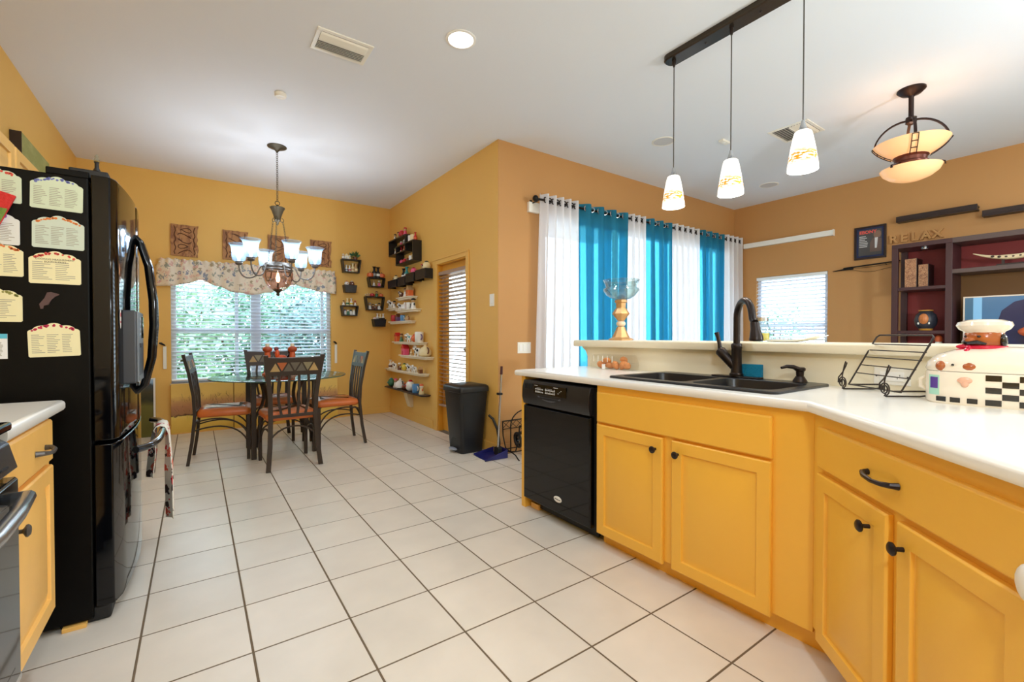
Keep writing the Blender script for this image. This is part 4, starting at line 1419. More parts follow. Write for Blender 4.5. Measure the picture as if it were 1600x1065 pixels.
def make_chair():
    o = thing('dining_chair', '', 'chair')
    st = MB()
    rr = rrect(-.205, .205, -.20, .215, .045)
    rings = [[(x, y, z) for x, y in offset_poly(rr, d)] for d, z in ((.012, .405), (.0, .418), (-.002, .44), (.008, .462), (.04, .476), (.10, .480))]
    n = len(rr)
    st.add([p for r in rings for p in r], [(j * n + i, j * n + (i + 1) % n, j * n + n + (i + 1) % n, j * n + n + i) for j in range(5) for i in range(n)] + [tuple(range(n - 1, -1, -1)), tuple(5 * n + i for i in range(n))])
    st.build('seat', ORANGE, o, 60, local=True)
    for s in (-1, 1):
        post = [(s * .205, -.262, 0), (s * .186, -.232, .2), (s * .176, -.212, .42), (s * .180, -.220, .60), (s * .200, -.250, .80), (s * .222, -.285, .962)]
        MB().path_bar(post, .034, .024, (1, 0, 0)).build('rear_leg', DKMETAL, o, 30, local=True)
        MB().box(s * .192 - .014, s * .192 + .014, .178, .206, 0, .405).build('front_leg', DKMETAL, o, 0, .003, local=True)
        for zz in (.385, .315):
            MB().path_bar(bez((s * .178, -.21, zz - .02), (s * .18, -.05, zz + .03), (s * .188, .12, zz - .03 + .04), (s * .19, .185, zz - .15), 10), .012, .012, (1, 0, 0)).build('arched_stretcher', DKMETAL, o, 40, local=True)
    MB().path_bar(bez((-.19, .192, .26), (-.1, .192, .385), (.1, .192, .385), (.19, .192, .26), 10), .014, .012, (0, 1, 0)).build('front_arch', DKMETAL, o, 40, local=True)
    MB().path_bar(bez((-.18, -.222, .26), (-.1, -.215, .385), (.1, -.215, .385), (.18, -.222, .26), 10), .014, .012, (0, 1, 0)).build('rear_arch', DKMETAL, o, 40, local=True)

    def by(z):
        return -.212 - .038 * max(0, (z - .42) / .38) ** 1.6 if z < .8 else -.250 - .035 * (z - .8) / .16
    # crest as a leaning slab
    z0, z1 = .792, .960
    V = Vector((0, by(z1) - by(z0), z1 - z0)).normalized()
    Nn = Vector((1, 0, 0)).cross(V)
    fo = Vector((0, by(z0), z0))
    H = .158
    MB().prism([(-.195, 0), (.195, 0), (.226, H), (.1, H - .006), (-.1, H - .006), (-.226, H)], (fo, (1, 0, 0), V, Nn), -.011, .011).build('crest_rail', DKMETAL, o, 30, .002, local=True)
    tw, th, zb = .088, .083, .034
    for i in range(7):
        cx = (i - 3) * .050
        up = i % 2 == 0
        tri = [(cx - tw / 2, zb), (cx + tw / 2, zb), (cx, zb + th)] if up else [(cx - tw / 2, zb + th), (cx, zb), (cx + tw / 2, zb + th)]
        k = .86
        gx, gy = sum(a for a, b in tri) / 3, sum(b for a, b in tri) / 3
        tri = [(gx + (a - gx) * k, gy + (b - gy) * k) for a, b in tri]
        MB().prism(tri, (fo, (1, 0, 0), V, Nn), -.0135, .0135).build('stone_inlay', STONE[[0, 1, 2, 2, 2, 3, 0][i]], o, 0, local=True)
    MB().bar((-.165, -.214, .445), (.165, -.214, .445), .02, .026).build('lower_rail', DKMETAL, o, 0, .002, local=True)
    for i in range(4):
        a = (i - 1.5)
        pts = []
        for j in range(7):
            z = .45 + .35 * j / 6
            pts.append((a * (.062 + .012 * (z - .45) / .35) + (.012 * a * sin(pi * j / 6)), by(z), z))
        MB().path_bar(pts, .02, .012, (1, 0, 0)).build('back_slat', DKMETAL, o, 30, local=True)
    return o


ch = make_chair()
for i, (x, y, rz, lb) in enumerate(((.667, 4.425, 3, 'dining chair with its stone-inlaid back to the kitchen, nearest of the four'), (.215, 4.945, -96, 'dining chair seen from the side, on the refrigerator side of the glass table'), (1.185, 4.935, 90, 'dining chair seen from the side, nearest the wall of small shelves'), (.655, 5.45, 178, 'dining chair in front of the window blind, beyond the glass table'))):
    c = ch if i == 0 else copy_tree(ch)
    c.location = (x, y, 0)
    c.rotation_euler = (0, 0, radians(rz))
    c['label'] = lb
    c['group'] = 'orange seated dining chairs around the glass table'

TERRA = mat('orange_terracotta', (206, 98, 52), .5, var=.2, vscale=30)
for i, (x, y, lb) in enumerate(((.575, 5.01, 'orange ball-topped candlestick on the glass table, the left of the pair'), (.795, 4.985, 'orange ball-topped candlestick on the glass table, right of the rooster'))):
    P = Vector((x, y, .7335))
    c = thing('candlestick', lb, 'candlestick', P, 'orange candlesticks on the dining table')
    MB().lathe(P, [(.050, 0), (.052, .012), (.030, .03), (.026, .09), (.030, .15), (.024, .225)], 16).build('stem', TERRA, c)
    MB().lathe(P, [(.024, .225), (.040, .240), (.045, .254), (.040, .270), (.022, .282)], 16).build('ball', mat('burnt_orange_glaze', (176, 76, 40), .35), c)
    MB().cyl(P + Z3 * .281, P + Z3 * .31, .018).build('candle', mat('cream_wax', (236, 226, 200), .5), c)
P = Vector((.715, 5.10, .7335))
ro = thing('rooster_figurine', 'orange rooster figurine on the glass table between the candlesticks', 'figurine', P)
MB().ell(P + Z3 * .14, (.06, .035, .055)).lathe(P, [(.045, 0), (.045, .012), (.018, .03), (.022, .10)], 14).ell(P + Vector((-.042, 0, .205)), (.022, .018, .045)).build('body', mat('orange_glaze', (222, 90, 40), .35, var=.15), ro)
MB().ell(P + Vector((-.05, 0, .255)), (.022, .007, .022)).ell(P + Vector((-.07, 0, .222)), (.007, .006, .014)).build('comb', mat('dark_red_glaze', (120, 24, 34), .35), ro)
MB().path_bar([P + Vector((.04, 0, .15)), P + Vector((.07, 0, .20)), P + Vector((.062, 0, .245)), P + Vector((.085, 0, .23))], .02, .02, (0, 1, 0)).build('tail', JB, ro, 40)
P = Vector((.66, 4.93, .7335))
bowl = thing('centerpiece_bowl', 'red-orange round bowl in the middle of the glass table', 'bowl', P)
MB().lathe(P, [(.05, 0), (.06, .006), (.11, .05), (.12, .075), (.112, .075), (.10, .05), (.04, .014), (.002, .012)], 24).build('bowl', mat('red_orange_glaze', (226, 88, 50), .3), bowl)
MB().torus(P + Z3 * .072, .117, .004, n=28).build('dark_rim', JB, bowl)

# ------------------------------------------------------------------ chandelier
CH = Vector((0.66, 4.92, 0))
VERD = mat('aged_bronze', (74, 66, 50), .45, .5, var=.25, vscale=40)
PEWT = mat('weathered_pewter', (112, 104, 96), .4, .5, var=.2, vscale=40)
SHADE = bpy.data.materials.new('ribbed_shade_glass')
SHADE.use_nodes = True
nt = SHADE.node_tree
p_ = nt.nodes['Principled BSDF']
p_.inputs['Base Color'].default_value = (*lin((214, 228, 240)), 1)
p_.inputs['Roughness'].default_value = .12
tr_ = nt.nodes.new('ShaderNodeBsdfTransparent')
tr_.inputs[0].default_value = (*lin((228, 238, 246)), 1)
mx_ = nt.nodes.new('ShaderNodeMixShader')
mx_.inputs[0].default_value = .86
nt.links.new(p_.outputs[0], mx_.inputs[1])
nt.links.new(tr_.outputs[0], mx_.inputs[2])
nt.links.new(mx_.outputs[0], nt.nodes['Material Output'].inputs['Surface'])
AMBERG = glass('smoked_pink_glass', (242, 214, 204), .08, .5)
BULB = mat('bulb_glow', (255, 255, 255), .3, emit=9, ecol=(236, 244, 255))
WBULB = mat('warm_bulb_glow', (255, 230, 190), .3, emit=16, ecol=(255, 206, 150))
cl = thing('chandelier', 'bronze chandelier with six clear bell shades and a ribbed glass urn above the table', 'chandelier', CH + Z3 * CEIL)
MB().lathe(CH, [(.086, CEIL), (.086, CEIL - .008), (.07, CEIL - .016), (.03, CEIL - .026), (.012, CEIL - .05), (.006, CEIL - .06)], 24).build('canopy', VERD, cl)


def chain(p0, p1, r, n, m, parent, name='chain'):
    p0, p1 = Vector(p0), Vector(p1)
    d = (p1 - p0)
    L = d.length / n
    d.normalize()
    a = d.orthogonal().normalized()
    b = d.cross(a)
    mb = MB()
    for i in range(n):
        c = p0 + d * L * (i + .5)
        s = a if i % 2 else b
        mb.tube([c + d * (L * .62) * cos(2 * pi * k / 10) + s * r * sin(2 * pi * k / 10) for k in range(10)], r * .26, 5, True)
    return mb.build(name, m, parent)


chain(CH + Z3 * (CEIL - .055), CH + Z3 * 2.435, .009, 24, VERD, cl)
MB().torus(CH + Z3 * 2.415, .02, .0035, (0, 1, 0)).build('hanging_ring', VERD, cl)
MB().lathe(CH, [(.008, 2.40), (.012, 2.385), (.062, 2.375), (.066, 2.37), (.05, 2.34), (.034, 2.29), (.026, 2.255), (.03, 2.25), (.014, 2.235), (.008, 2.21), (.003, 2.20)], 24, rib=.05, k=12).build('crown', VERD, cl, 60)
ANG = [radians(10 + 60 * i) for i in range(6)]


def chp(r, a, z):
    # angle measured from the right of the entrance view so that two shades face the kitchen
    R = Vector((.991, -.133, 0))
    B = Vector((-.133, -.991, 0))
    return CH + (R * cos(a) + B * sin(a)) * r + Z3 * z


for i in range(3):
    a = radians(-20 + 120 * i)
    MB().tube(arc(chp(.04, a, 2.255), .018, -pi * .8, pi * .5, 8, (chp(1, a, 0) - CH), Z3), .0035, 6).build('hook', VERD, cl)
    chain(chp(.052, a, 2.235), chp(.115, a, 1.80), .007, 20, VERD, cl)
MB().torus(CH + Z3 * 1.795, .118, .012, n=32).torus(CH + Z3 * 1.765, .128, .010, n=32).build('urn_band', PEWT, cl)
MB().lathe(CH, [(.112, 1.83), (.120, 1.80), (.116, 1.795), (.108, 1.825)], 32, rib=.03, k=16, cap=False).build('fluted_rim', PEWT, cl)
MB().lathe(CH, [(.122, 1.765), (.132, 1.73), (.128, 1.68), (.105, 1.62), (.07, 1.58), (.03, 1.56)], 48, rib=.025, k=24, cap=False).build('glass_urn', AMBERG, cl, 60)
MB().lathe(CH, [(.035, 1.578), (.05, 1.572), (.03, 1.555), (.014, 1.545), (.012, 1.535), (.016, 1.528), (.014, 1.518), (.003, 1.512)], 16).build('finial', VERD, cl)
MB().lathe(CH, [(.006, 1.64), (.016, 1.66), (.018, 1.69), (.010, 1.72), (.003, 1.74)], 12).build('bulb', WBULB, cl)
MB().cyl(CH + Z3 * 1.56, CH + Z3 * 1.645, .008).build('socket', VERD, cl)
RS = .335
for i, a in enumerate(ANG):
    am = MB().tube(bez(chp(.118, a, 1.79), chp(.17, a, 1.83), chp(.16, a, 1.70), chp(.22, a, 1.685), 8)[:-1] + bez(chp(.22, a, 1.685), chp(.29, a, 1.66), chp(.335, a, 1.71), chp(RS, a, 1.80), 8), .0065, 7).build('arm', PEWT, cl)
    c = chp(RS, a, 0)
    MB().lathe(c, [(.008, 1.795), (.026, 1.802), (.034, 1.815), (.030, 1.826), (.038, 1.832)], 16).build('shade_cup', PEWT, am)
    MB().lathe(c, [(.036, 1.832), (.054, 1.845), (.060, 1.88), (.060, 1.925), (.064, 1.96), (.078, 1.99), (.085, 2.0)], 32, rib=.012, k=16, cap=False).build('bell_shade', SHADE, am, 60, thick=.002)
    MB().lathe(c, [(.010, 1.832), (.010, 1.86), (.022, 1.885), (.026, 1.91), (.018, 1.935), (.002, 1.945)], 12).build('bulb', BULB, am)
    lamp('chandelier_bulb', 'POINT', c + Z3 * 1.95, 5.5, (.92, .96, 1.0), .03)

# ------------------------------------------------------------------ window dressing in the dining nook
VAL = spots_mat('floral_valance', (232, 218, 196), [(218, 176, 164), (160, 162, 148), (226, 190, 168), (140, 146, 158), (172, 158, 130)], 18, 0.40)
va = thing('valance', 'cream floral valance with scalloped hem above the dining window', 'valance', (.6, YB - .05, 1.98))
HEM = [(-.38, 1.672), (-.24, 1.677), (-.10, 1.71), (.05, 1.762), (.20, 1.705), (.38, 1.640), (.575, 1.620), (.75, 1.655), (.92, 1.735), (1.04, 1.772), (1.16, 1.742), (1.33, 1.70), (1.56, 1.680)]


def hem(x):
    for (a, za), (b, zb) in zip(HEM, HEM[1:]):
        if a <= x <= b:
            t = (x - a) / (b - a)
            t = t * t * (3 - 2 * t)
            return za + (zb - za) * t
    return HEM[-1][1] if x > 0 else HEM[0][1]


def valf(u, v):
    x = -.365 + 1.935 * u
    zt, zb = 1.985, hem(x)
    z = zt + (zb - zt) * v
    edge = min(1, min(u, 1 - u) / .035)
    y = YB - .012 - (.085 * math.sqrt(edge)) - .012 * sin(x * 46) * (.4 + v) - (.012 * sin(x * 90) if v < .2 else 0)
    if v < .08:
        z += .006 * sin(x * 90)
    fl = (x - .6) * (.0 if v > .2 else -.02)
    return (x + fl, y, z)


MB().grid(valf, 150, 12).build('cloth', VAL, va, 70, thick=.003)
MB().tube([(-.33, YB - .07, 1.945), (1.53, YB - .07, 1.945)], .008, 8).build('rod', WHITE, va)

WOODP = ramp_mat('carved_wood', [(0, (176, 124, 74)), (.35, (136, 86, 52)), (.5, (184, 130, 78)), (.7, (146, 96, 56)), (1, (196, 146, 90))], 'X', -.4, 1.6, .6, 1.6, (14, 14, 5), .6)
for i, (x0, x1, z0, z1, lb) in enumerate(((-.23, .035, 2.03, 2.393, 'carved wooden plaque on the yellow wall, nearest the refrigerator'), (.265, .537, 2.035, 2.390, 'carved wooden plaque on the yellow wall, second from the refrigerator'), (.745, .985, 2.03, 2.392, 'carved wooden plaque on the yellow wall, hanging behind the chandelier chains'), (1.24, 1.512, 2.04, 2.390, 'carved wooden plaque on the yellow wall, nearest the small shelves'))):
    o = thing('wall_plaque', lb, 'plaque', ((x0 + x1) / 2, YB, z0), 'carved wooden plaques above the window')
    poly = []
    n = 9
    for k in range(n):
        poly.append((x0 + random.uniform(0, .004) + (x1 - x0) * k / n, z0 + random.uniform(0, .006)))
    for k in range(n):
        poly.append((x1 - random.uniform(0, .022), z0 + (z1 - z0) * k / n))
    for k in range(n):
        poly.append((x1 - (x1 - x0) * k / n, z1 - random.uniform(0, .006)))
    for k in range(n):
        poly.append((x0 + random.uniform(0, .006), z1 - (z1 - z0) * k / n))
    MB().prism(poly, ((0, YB, 0), (1, 0, 0), (0, 0, 1), (0, -1, 0)), 0, .022).build('board', WOODP, o, 0, .002)
    cv = MB()
    w, h, cx = x1 - x0, z1 - z0, (x0 + x1) / 2
    yy = YB - .024
    for s in (-1, 1):
        cv.tube([(cx + s * w * (.34 + .03 * sin(k * 1.7 + i)), yy, z0 + h * (.06 + .88 * k / 12)) for k in range(13)], .005, 5)
    for k in range(5):
        zc = z0 + h * (.14 + .17 * k)
        cv.tube([(cx + w * .24 * cos(t * .6 + k), yy, zc + h * .07 * sin(t * .9 + i)) for t in range(8)], .0045, 5)
    cv.build('carving', mat('dark_carving', (92, 52, 28), .6), o)

PAINT = ramp_mat('field_painting', [(0, (232, 192, 84)), (.25, (246, 208, 96)), (.315, (248, 216, 116)), (.325, (52, 40, 26)), (.36, (170, 122, 80)), (.5, (190, 134, 92)), (.62, (210, 160, 98)), (.72, (238, 200, 106)), (1, (232, 192, 98))], 'Z', .02, .59, .55, .07, (16, 4, 22))
for i, (x0, x1, lb) in enumerate(((-.238, .362, 'ochre field painting leaning under the window, the left canvas of three'), (.372, .966, 'ochre field painting leaning under the window, behind the dining chairs'), (.976, 1.572, 'ochre field painting leaning under the window, the right canvas of three'))):
    o = thing('painting', lb, 'painting', ((x0 + x1) / 2, YB - .03, 0), 'ochre field canvases under the window')
    MB().box(x0, x1, YB - .048, YB - .014, .012, .572).build('canvas', PAINT, o, 0, .002)
    MB().box(x0, x1, YB - .047, YB - .015, 0, .012).build('bottom_bar', WOODY, o, 0)
    dr_ = MB()
    for k in range(16):
        x = x0 + .02 + (x1 - x0 - .04) * random.random()
        L = random.uniform(.02, .07)
        dr_.box(x - .003, x + .003, YB - .0495, YB - .0475, .205 - L, .207)
    g = dr_.build('paint_drip', mat('yellow_drip', (236, 216, 90), .5), o, 0)
    g['kind'] = 'stuff'
    rd = MB()
    for k in range(60):
        x = x0 + .02 + (x1 - x0 - .04) * random.random()
        z = random.uniform(.23, .42)
        a = random.uniform(-.7, .7)
        L = random.uniform(.02, .05)
        rd.bar((x, YB - .0485, z), (x + L * sin(a), YB - .0485, z + L * cos(a)), .002, .003, (0, 1, 0))
    g = rd.build('painted_reeds', mat('reed_brown', (120, 78, 50), .6), o, 0)
    g['kind'] = 'stuff'
o = thing('painting', 'dark landscape canvas leaning in the corner between refrigerator and window', 'painting', (-.65, YB - .03, .1))
MB().box(-.95, -.392, YB - .045, YB - .014, 0, .64).build('canvas', ramp_mat('dark_landscape', [(0, (96, 92, 30)), (.38, (110, 104, 40)), (.5, (46, 46, 26)), (.62, (70, 62, 36)), (.74, (60, 70, 76)), (.78, (150, 180, 210)), (.9, (190, 214, 236)), (1, (150, 190, 226))], 'Z', 0, .64, .4, .08, (9, 3, 9)), o, 0, .002)
MB().box(-.392, -.376, YB - .05, YB - .012, 0, .65).box(-.95, -.392, YB - .05, YB - .012, .64, .65).build('white_edge', WHITE, o, 0)

for i, (x, lb) in enumerate(((-.29, 'dark curtain tieback with white strip on the yellow wall left of the window'), (1.56, 'dark curtain tieback with white strip on the yellow wall right of the window'))):
    o = thing('curtain_tieback', lb, 'tieback', (x, YB, .9), 'tiebacks beside the dining window')
    MB().tube([(x + .0, YB, 1.012), (x, YB - .05, 1.015), (x - .03, YB - .075, 1.035), (x - .045, YB - .08, 1.04)], [.007, .008, .013, .009], 8).build('hook', IRON, o)
    MB().box(x - .016, x + .016, YB - .018, YB - .008, .745, 1.0).build('strip', WHITEP, o, 0, .003)
    MB().cyl((x, YB, .97), (x, YB - .012, .97), .006).build('mount', WHITEP, o)

# ------------------------------------------------------------------ small shelves and their collection
HUES = {'white': (238, 236, 230), 'black': (22, 22, 24), 'red': (196, 40, 44), 'pink': (236, 96, 138), 'orange': (224, 110, 60), 'blue': (86, 140, 190), 'green': (66, 120, 84), 'yellow': (228, 200, 70), 'brown': (110, 62, 40), 'cream': (236, 218, 170), 'grey': (150, 150, 150), 'teal': (60, 150, 150), 'tan': (196, 158, 110), 'purple': (110, 80, 130)}


def hue(n):
    return mat(n + '_ceramic', HUES[n], .3)


def ceramic(kind, c, a, h, P, D, label, group):
    """one small ceramic piece of the collection; D points out from the wall"""
    P, D = Vector(P), Vector(D)
    S = D.cross(Z3)
    o = thing({'shaker': 'salt_shaker', 'figure': 'figurine', 'cow': 'animal_figurine', 'pumpkin': 'pumpkin_figurine', 'bottle': 'bottle', 'house': 'house_figurine', 'mug': 'mug', 'plant': 'potted_plant', 'ball': 'round_jar', 'teapot': 'teapot'}[kind], label, {'shaker': 'salt shaker', 'figure': 'figurine', 'cow': 'figurine', 'pumpkin': 'figurine', 'bottle': 'bottle', 'house': 'figurine', 'mug': 'mug', 'plant': 'plant', 'ball': 'jar', 'teapot': 'teapot'}[kind], P, group)
    C, A = hue(c), hue(a)
    r = h * .27
    if kind == 'shaker':
        MB().lathe(P, [(r * .8, 0), (r, h * .05), (r * .95, h * .45), (r * .75, h * .72)], 12).build('body', C, o)
        MB().lathe(P, [(r * .76, h * .72), (r * .78, h * .80), (r * .6, h * .93), (r * .1, h)], 12).build('cap', A, o)
    elif kind == 'bottle':
        MB().lathe(P, [(r * .8, 0), (r * .85, h * .05), (r * .8, h * .45), (r * .35, h * .68), (r * .4, h * .9), (r * .75, h)], 12).build('body', C, o)
        MB().lathe(P, [(r * .83, h * .15), (r * .87, h * .2), (r * .83, h * .38)], 12, cap=False).build('painted_band', A, o)
    elif kind == 'figure':
        MB().lathe(P, [(r * .95, 0), (r, h * .05), (r * .7, h * .35), (r * .55, h * .58)], 12).build('body', C, o)
        MB().ell(P + Z3 * h * .72, (r * .72, r * .72, h * .17), 12, 8).ell(P + Z3 * h * .72 + D * r * .7, (r * .12, r * .12, r * .12), 6, 4).build('head', hue('tan') if c != 'cream' else hue('white'), o)
        MB().lathe(P, [(r * .75, h * .80), (r * .8, h * .84), (r * .6, h * .95), (r * .1, h)], 12).build('hat', A, o)
        MB().ell(P + Z3 * h * .42 + S * r * .8, (r * .28, r * .28, h * .13), 8, 6).ell(P + Z3 * h * .42 - S * r * .8, (r * .28, r * .28, h * .13), 8, 6).build('arms', A, o)
    elif kind == 'cow':
        M = Matrix((S, D, Z3)).transposed()
        b = MB().ell(P + Z3 * h * .45, (h * .5, h * .27, h * .3), 14, 9, M)
        for sx in (-.3, .3):
            for sy in (-.14, .14):
                b.cyl(P + S * sx * h + D * sy * h, P + S * sx * h + D * sy * h + Z3 * h * .35, h * .08, n=8)
        b.build('body', C, o)
        hd_ = P + S * h * .48 + Z3 * h * .72 + D * h * .08
        q = MB().ell(hd_, (h * .2, h * .17, h * .22), 12, 8)
        q.ell(hd_ + S * h * .16 + Z3 * h * .14, (h * .09, h * .05, h * .05), 8, 5).ell(hd_ - S * h * .16 + Z3 * h * .14, (h * .09, h * .05, h * .05), 8, 5)
        q.ell(hd_ + D * h * .14 - Z3 * h * .07, (h * .11, h * .07, h * .08), 8, 5)
        q.build('head', C, o)
        sp_ = MB()
        for dx, dz, rr in ((-.28, .08, .13), (.05, .14, .12), (.2, -.06, .1)):
            sp_.ell(P + S * h * dx + D * h * .2 + Z3 * h * (.45 + dz), (h * rr, h * .09, h * rr), 10, 6, M)
        sp_.ell(hd_ + D * h * .13 + Z3 * h * .08 + S * h * .08, (h * .05, h * .05, h * .06), 6, 5)
        sp_.ell(hd_ + D * h * .13 + Z3 * h * .08 - S * h * .08, (h * .05, h * .05, h * .06), 6, 5)
        sp_.build('patches', A, o)['kind'] = 'stuff'
    elif kind == 'pumpkin':
        MB().lathe(P, [(h * .2, 0), (h * .48, h * .12), (h * .56, h * .4), (h * .45, h * .7), (h * .15, h * .78)], 20, rib=.07, k=8).build('body', C, o)
        MB().cyl(P + Z3 * h * .75, P + Z3 * h + S * h * .06, h * .07, h * .05, 8).build('stem', A, o)
    elif kind == 'house':
        M = Matrix((S, D, Z3)).transposed()
        MB().obox(P + Z3 * h * .3, (h * .7, h * .5, h * .6), M).build('body', C, o, 0, h * .02)
        MB().prism([(-h * .42, 0), (h * .42, 0), (0, h * .42)], (P + Z3 * h * .6 - D * h * .28, S, Z3, D), 0, h * .56).build('roof', A, o, 0)
        MB().obox(P + Z3 * h * .2 + D * h * .25, (h * .16, h * .03, h * .36), M).build('front_door', A, o, 0)
    elif kind in ('mug', 'teapot'):
        k = .42
        if kind == 'mug':
            MB().lathe(P, [(h * .36, 0), (h * .40, h * .06), (h * .42, h * .95), (h * .38, h), (h * .36, h * .9), (h * .33, h * .1), (.001, h * .08)], 16).build('body', C, o)
        else:
            MB().lathe(P, [(h * .3, 0), (h * .5, h * .15), (h * .52, h * .45), (h * .3, h * .75), (h * .12, h * .85), (h * .1, h)], 16).build('body', C, o)
            MB().tube([P + S * h * .45 + Z3 * h * .3, P + S * h * .68 + Z3 * h * .45, P + S * h * .75 + Z3 * h * .7], [h * .1, h * .07, h * .05], 8).build('spout', A, o)
        MB().tube(arc(P - S * h * .42 + Z3 * h * .5, h * .24, pi * .5, pi * 1.5, 8, S, Z3), h * .06, 6).build('handle', A, o)
    elif kind == 'ball':
        MB().ell(P + Z3 * h * .46, (h * .42, h * .42, h * .46), 14, 10).build('body', C, o)
        MB().lathe(P, [(h * .2, h * .84), (h * .22, h * .9), (h * .1, h)], 10).ell(P + Z3 * h * .5 + D * h * .4, (h * .1, h * .05, h * .1), 8, 5).build('lid', A, o)
    elif kind == 'plant':
        MB().lathe(P, [(h * .16, 0), (h * .2, h * .22), (h * .17, h * .22)], 12).build('pot', C, o)
        f = MB()
        for i in range(46):
            a, e, L = random.uniform(0, 2 * pi), random.uniform(.15, 1.3), h * random.uniform(.35, .75)
            d = Vector((cos(a) * cos(e), sin(a) * cos(e) * .6, sin(e)))
            q = P + Z3 * h * .2 + d * L * .35
            s = d.orthogonal().normalized() * L * .14
            f.add([q, q + d * L * .35 + s, q + d * L * .7, q + d * L * .35 - s], [(0, 1, 2, 3)])
        g = f.build('foliage', A, o, 0)
        g['kind'] = 'stuff'
    return o


def row(shelf, spots, D, where, sz=1.0):
    """spots: list of (point, kind, colour, accent, height); labels name colour, accent and place along the shelf"""
    n = len(spots)
    for i, (P, kind, c, a, h) in enumerate(spots):
        noun = {'shaker': 'salt shaker with %s cap', 'bottle': 'bottle with %s band', 'figure': 'figurine with %s hat', 'cow': 'animal figurine with %s patches', 'pumpkin': 'pumpkin with %s stem', 'house': 'house figurine with %s roof', 'mug': 'mug with %s handle', 'teapot': 'teapot with %s spout', 'ball': 'round jar with %s lid', 'plant': 'pot with trailing %s leaves'}[kind] % a
        if n == 1:
            lb = '%s %s, alone %s' % (c, noun, where)
        else:
            lb = '%s %s, %s from left %s' % (c, noun, ORD[i], where)
        ceramic(kind, c, a, h, P, D, lb, 'ceramic pieces ' + where)


BSH = mat('black_shelf_paint', (24, 20, 20), .4)
DB = Vector((0, -1, 0))
DW_ = Vector((-1, 0, 0))


def trapezoid_shelf(label, x0, x1, x2, x3, z0, z1, open_, dep=.105):
    """x0,x1 top edge; x2,x3 bottom edge"""
    t = .014
    o = thing('wall_shelf', label, 'shelf', ((x0 + x1) / 2, YB, z0), 'black tapered shelves on the window wall')
    F = ((0, YB, 0), (1, 0, 0), (0, 0, 1), (0, -1, 0))
    MB().prism([(x0, z1), (x1, z1), (x1 - t * .3, z1 - t), (x0 + t * .3, z1 - t)], F, 0, dep).build('top_board', BSH, o, 0, .001) if open_ else None
    MB().prism([(x2, z0), (x3, z0), (x3, z0 + t), (x2, z0 + t)], F, 0, dep).build('bottom_board', BSH, o, 0, .001)
    MB().prism([(x0, z1 - (t if open_ else 0)), (x0 + t, z1 - (t if open_ else 0)), (x2 + t, z0 + t), (x2, z0 + t)], F, 0, dep).build('side_board', BSH, o, 0, .001)
    MB().prism([(x1 - t, z1 - (t if open_ else 0)), (x1, z1 - (t if open_ else 0)), (x3, z0 + t), (x3 - t, z0 + t)], F, 0, dep).build('side_board', BSH, o, 0, .001)
    if not open_:
        MB().prism([(x0 + t, z1), (x1 - t, z1), (x3 - t, z0 + t), (x2 + t, z0 + t)], F, dep - .012, dep - .001).build('front_board', mat('navy_black_paint', (20, 24, 34), .35), o, 0)
        MB().prism([(x0 + t, z1 - .02), (x1 - t, z1 - .02), (x1 - t, z1 - .03), (x0 + t, z1 - .03)], F, 0.002, dep - .013).build('inner_floor', BSH, o, 0)
    return o


def along(x0, x1, z, items, y=YB - .055):
    n = len(items)
    return [(Vector((x0 + (x1 - x0) * (i + .5) / n, y, z)), *it) for i, it in enumerate(items)]


trapezoid_shelf('black tapered open shelf on the window wall, topmost, with a plant on it', 1.628, 1.885, 1.648, 1.860, 1.985, 2.168, True)
row(0, along(1.632, 1.76, 2.168, [('figure', 'white', 'white', .07), ('house', 'white', 'cream', .075), ('figure', 'cream', 'white', .06)]) + [(Vector((1.815, YB - .055, 2.168)), 'plant', 'brown', 'green', .15)], DB, 'atop the topmost tapered shelf')
row(0, along(1.672, 1.845, 1.999, [('bottle', 'white', 'grey', .09), ('bottle', 'white', 'red', .085), ('bottle', 'cream', 'tan', .12), ('bottle', 'tan', 'cream', .12)]), DB, 'inside the topmost tapered shelf')
trapezoid_shelf('black tapered pocket shelf on the window wall, below the plant shelf', 1.652, 1.825, 1.664, 1.812, 1.712, 1.815, False)
row(0, along(1.664, 1.80, 1.795, [('ball', 'white', 'red', .075), ('ball', 'brown', 'white', .08)]), DB, 'in the pocket below the plant')
trapezoid_shelf('black tapered open shelf on the window wall, lowest of the left column', 1.620, 1.845, 1.636, 1.828, 1.392, 1.535, True)
row(0, along(1.628, 1.835, 1.535, [('figure', 'white', 'brown', .07), ('bottle', 'cream', 'green', .10), ('bottle', 'white', 'yellow', .10), ('figure', 'white', 'red', .07)]), DB, 'atop the lowest left tapered shelf')
row(0, along(1.655, 1.81, 1.406, [('shaker', 'white', 'purple', .075), ('shaker', 'green', 'white', .07), ('shaker', 'white', 'black', .075), ('shaker', 'white', 'cream', .08)]), DB, 'inside the lowest left tapered shelf')
trapezoid_shelf('black tapered open shelf on the window wall, with two dark bottles on it', 1.985, 2.225, 2.004, 2.205, 1.806, 1.942, True)
row(0, along(1.995, 2.215, 1.942, [('pumpkin', 'orange', 'brown', .085), ('bottle', 'black', 'grey', .155), ('bottle', 'black', 'white', .15), ('pumpkin', 'orange', 'black', .085)]), DB, 'atop the dark bottle shelf')
row(0, along(2.035, 2.185, 1.820, [('figure', 'white', 'tan', .085), ('figure', 'pink', 'white', .085)]), DB, 'inside the dark bottle shelf')
trapezoid_shelf('black tapered open shelf on the window wall, with pumpkins on it', 1.942, 2.215, 1.966, 2.192, 1.478, 1.672, True)
row(0, along(1.955, 2.205, 1.672, [('teapot', 'tan', 'white', .05), ('pumpkin', 'red', 'green', .06), ('figure', 'green', 'brown', .08), ('pumpkin', 'orange', 'red', .06)]), DB, 'atop the pumpkin shelf')
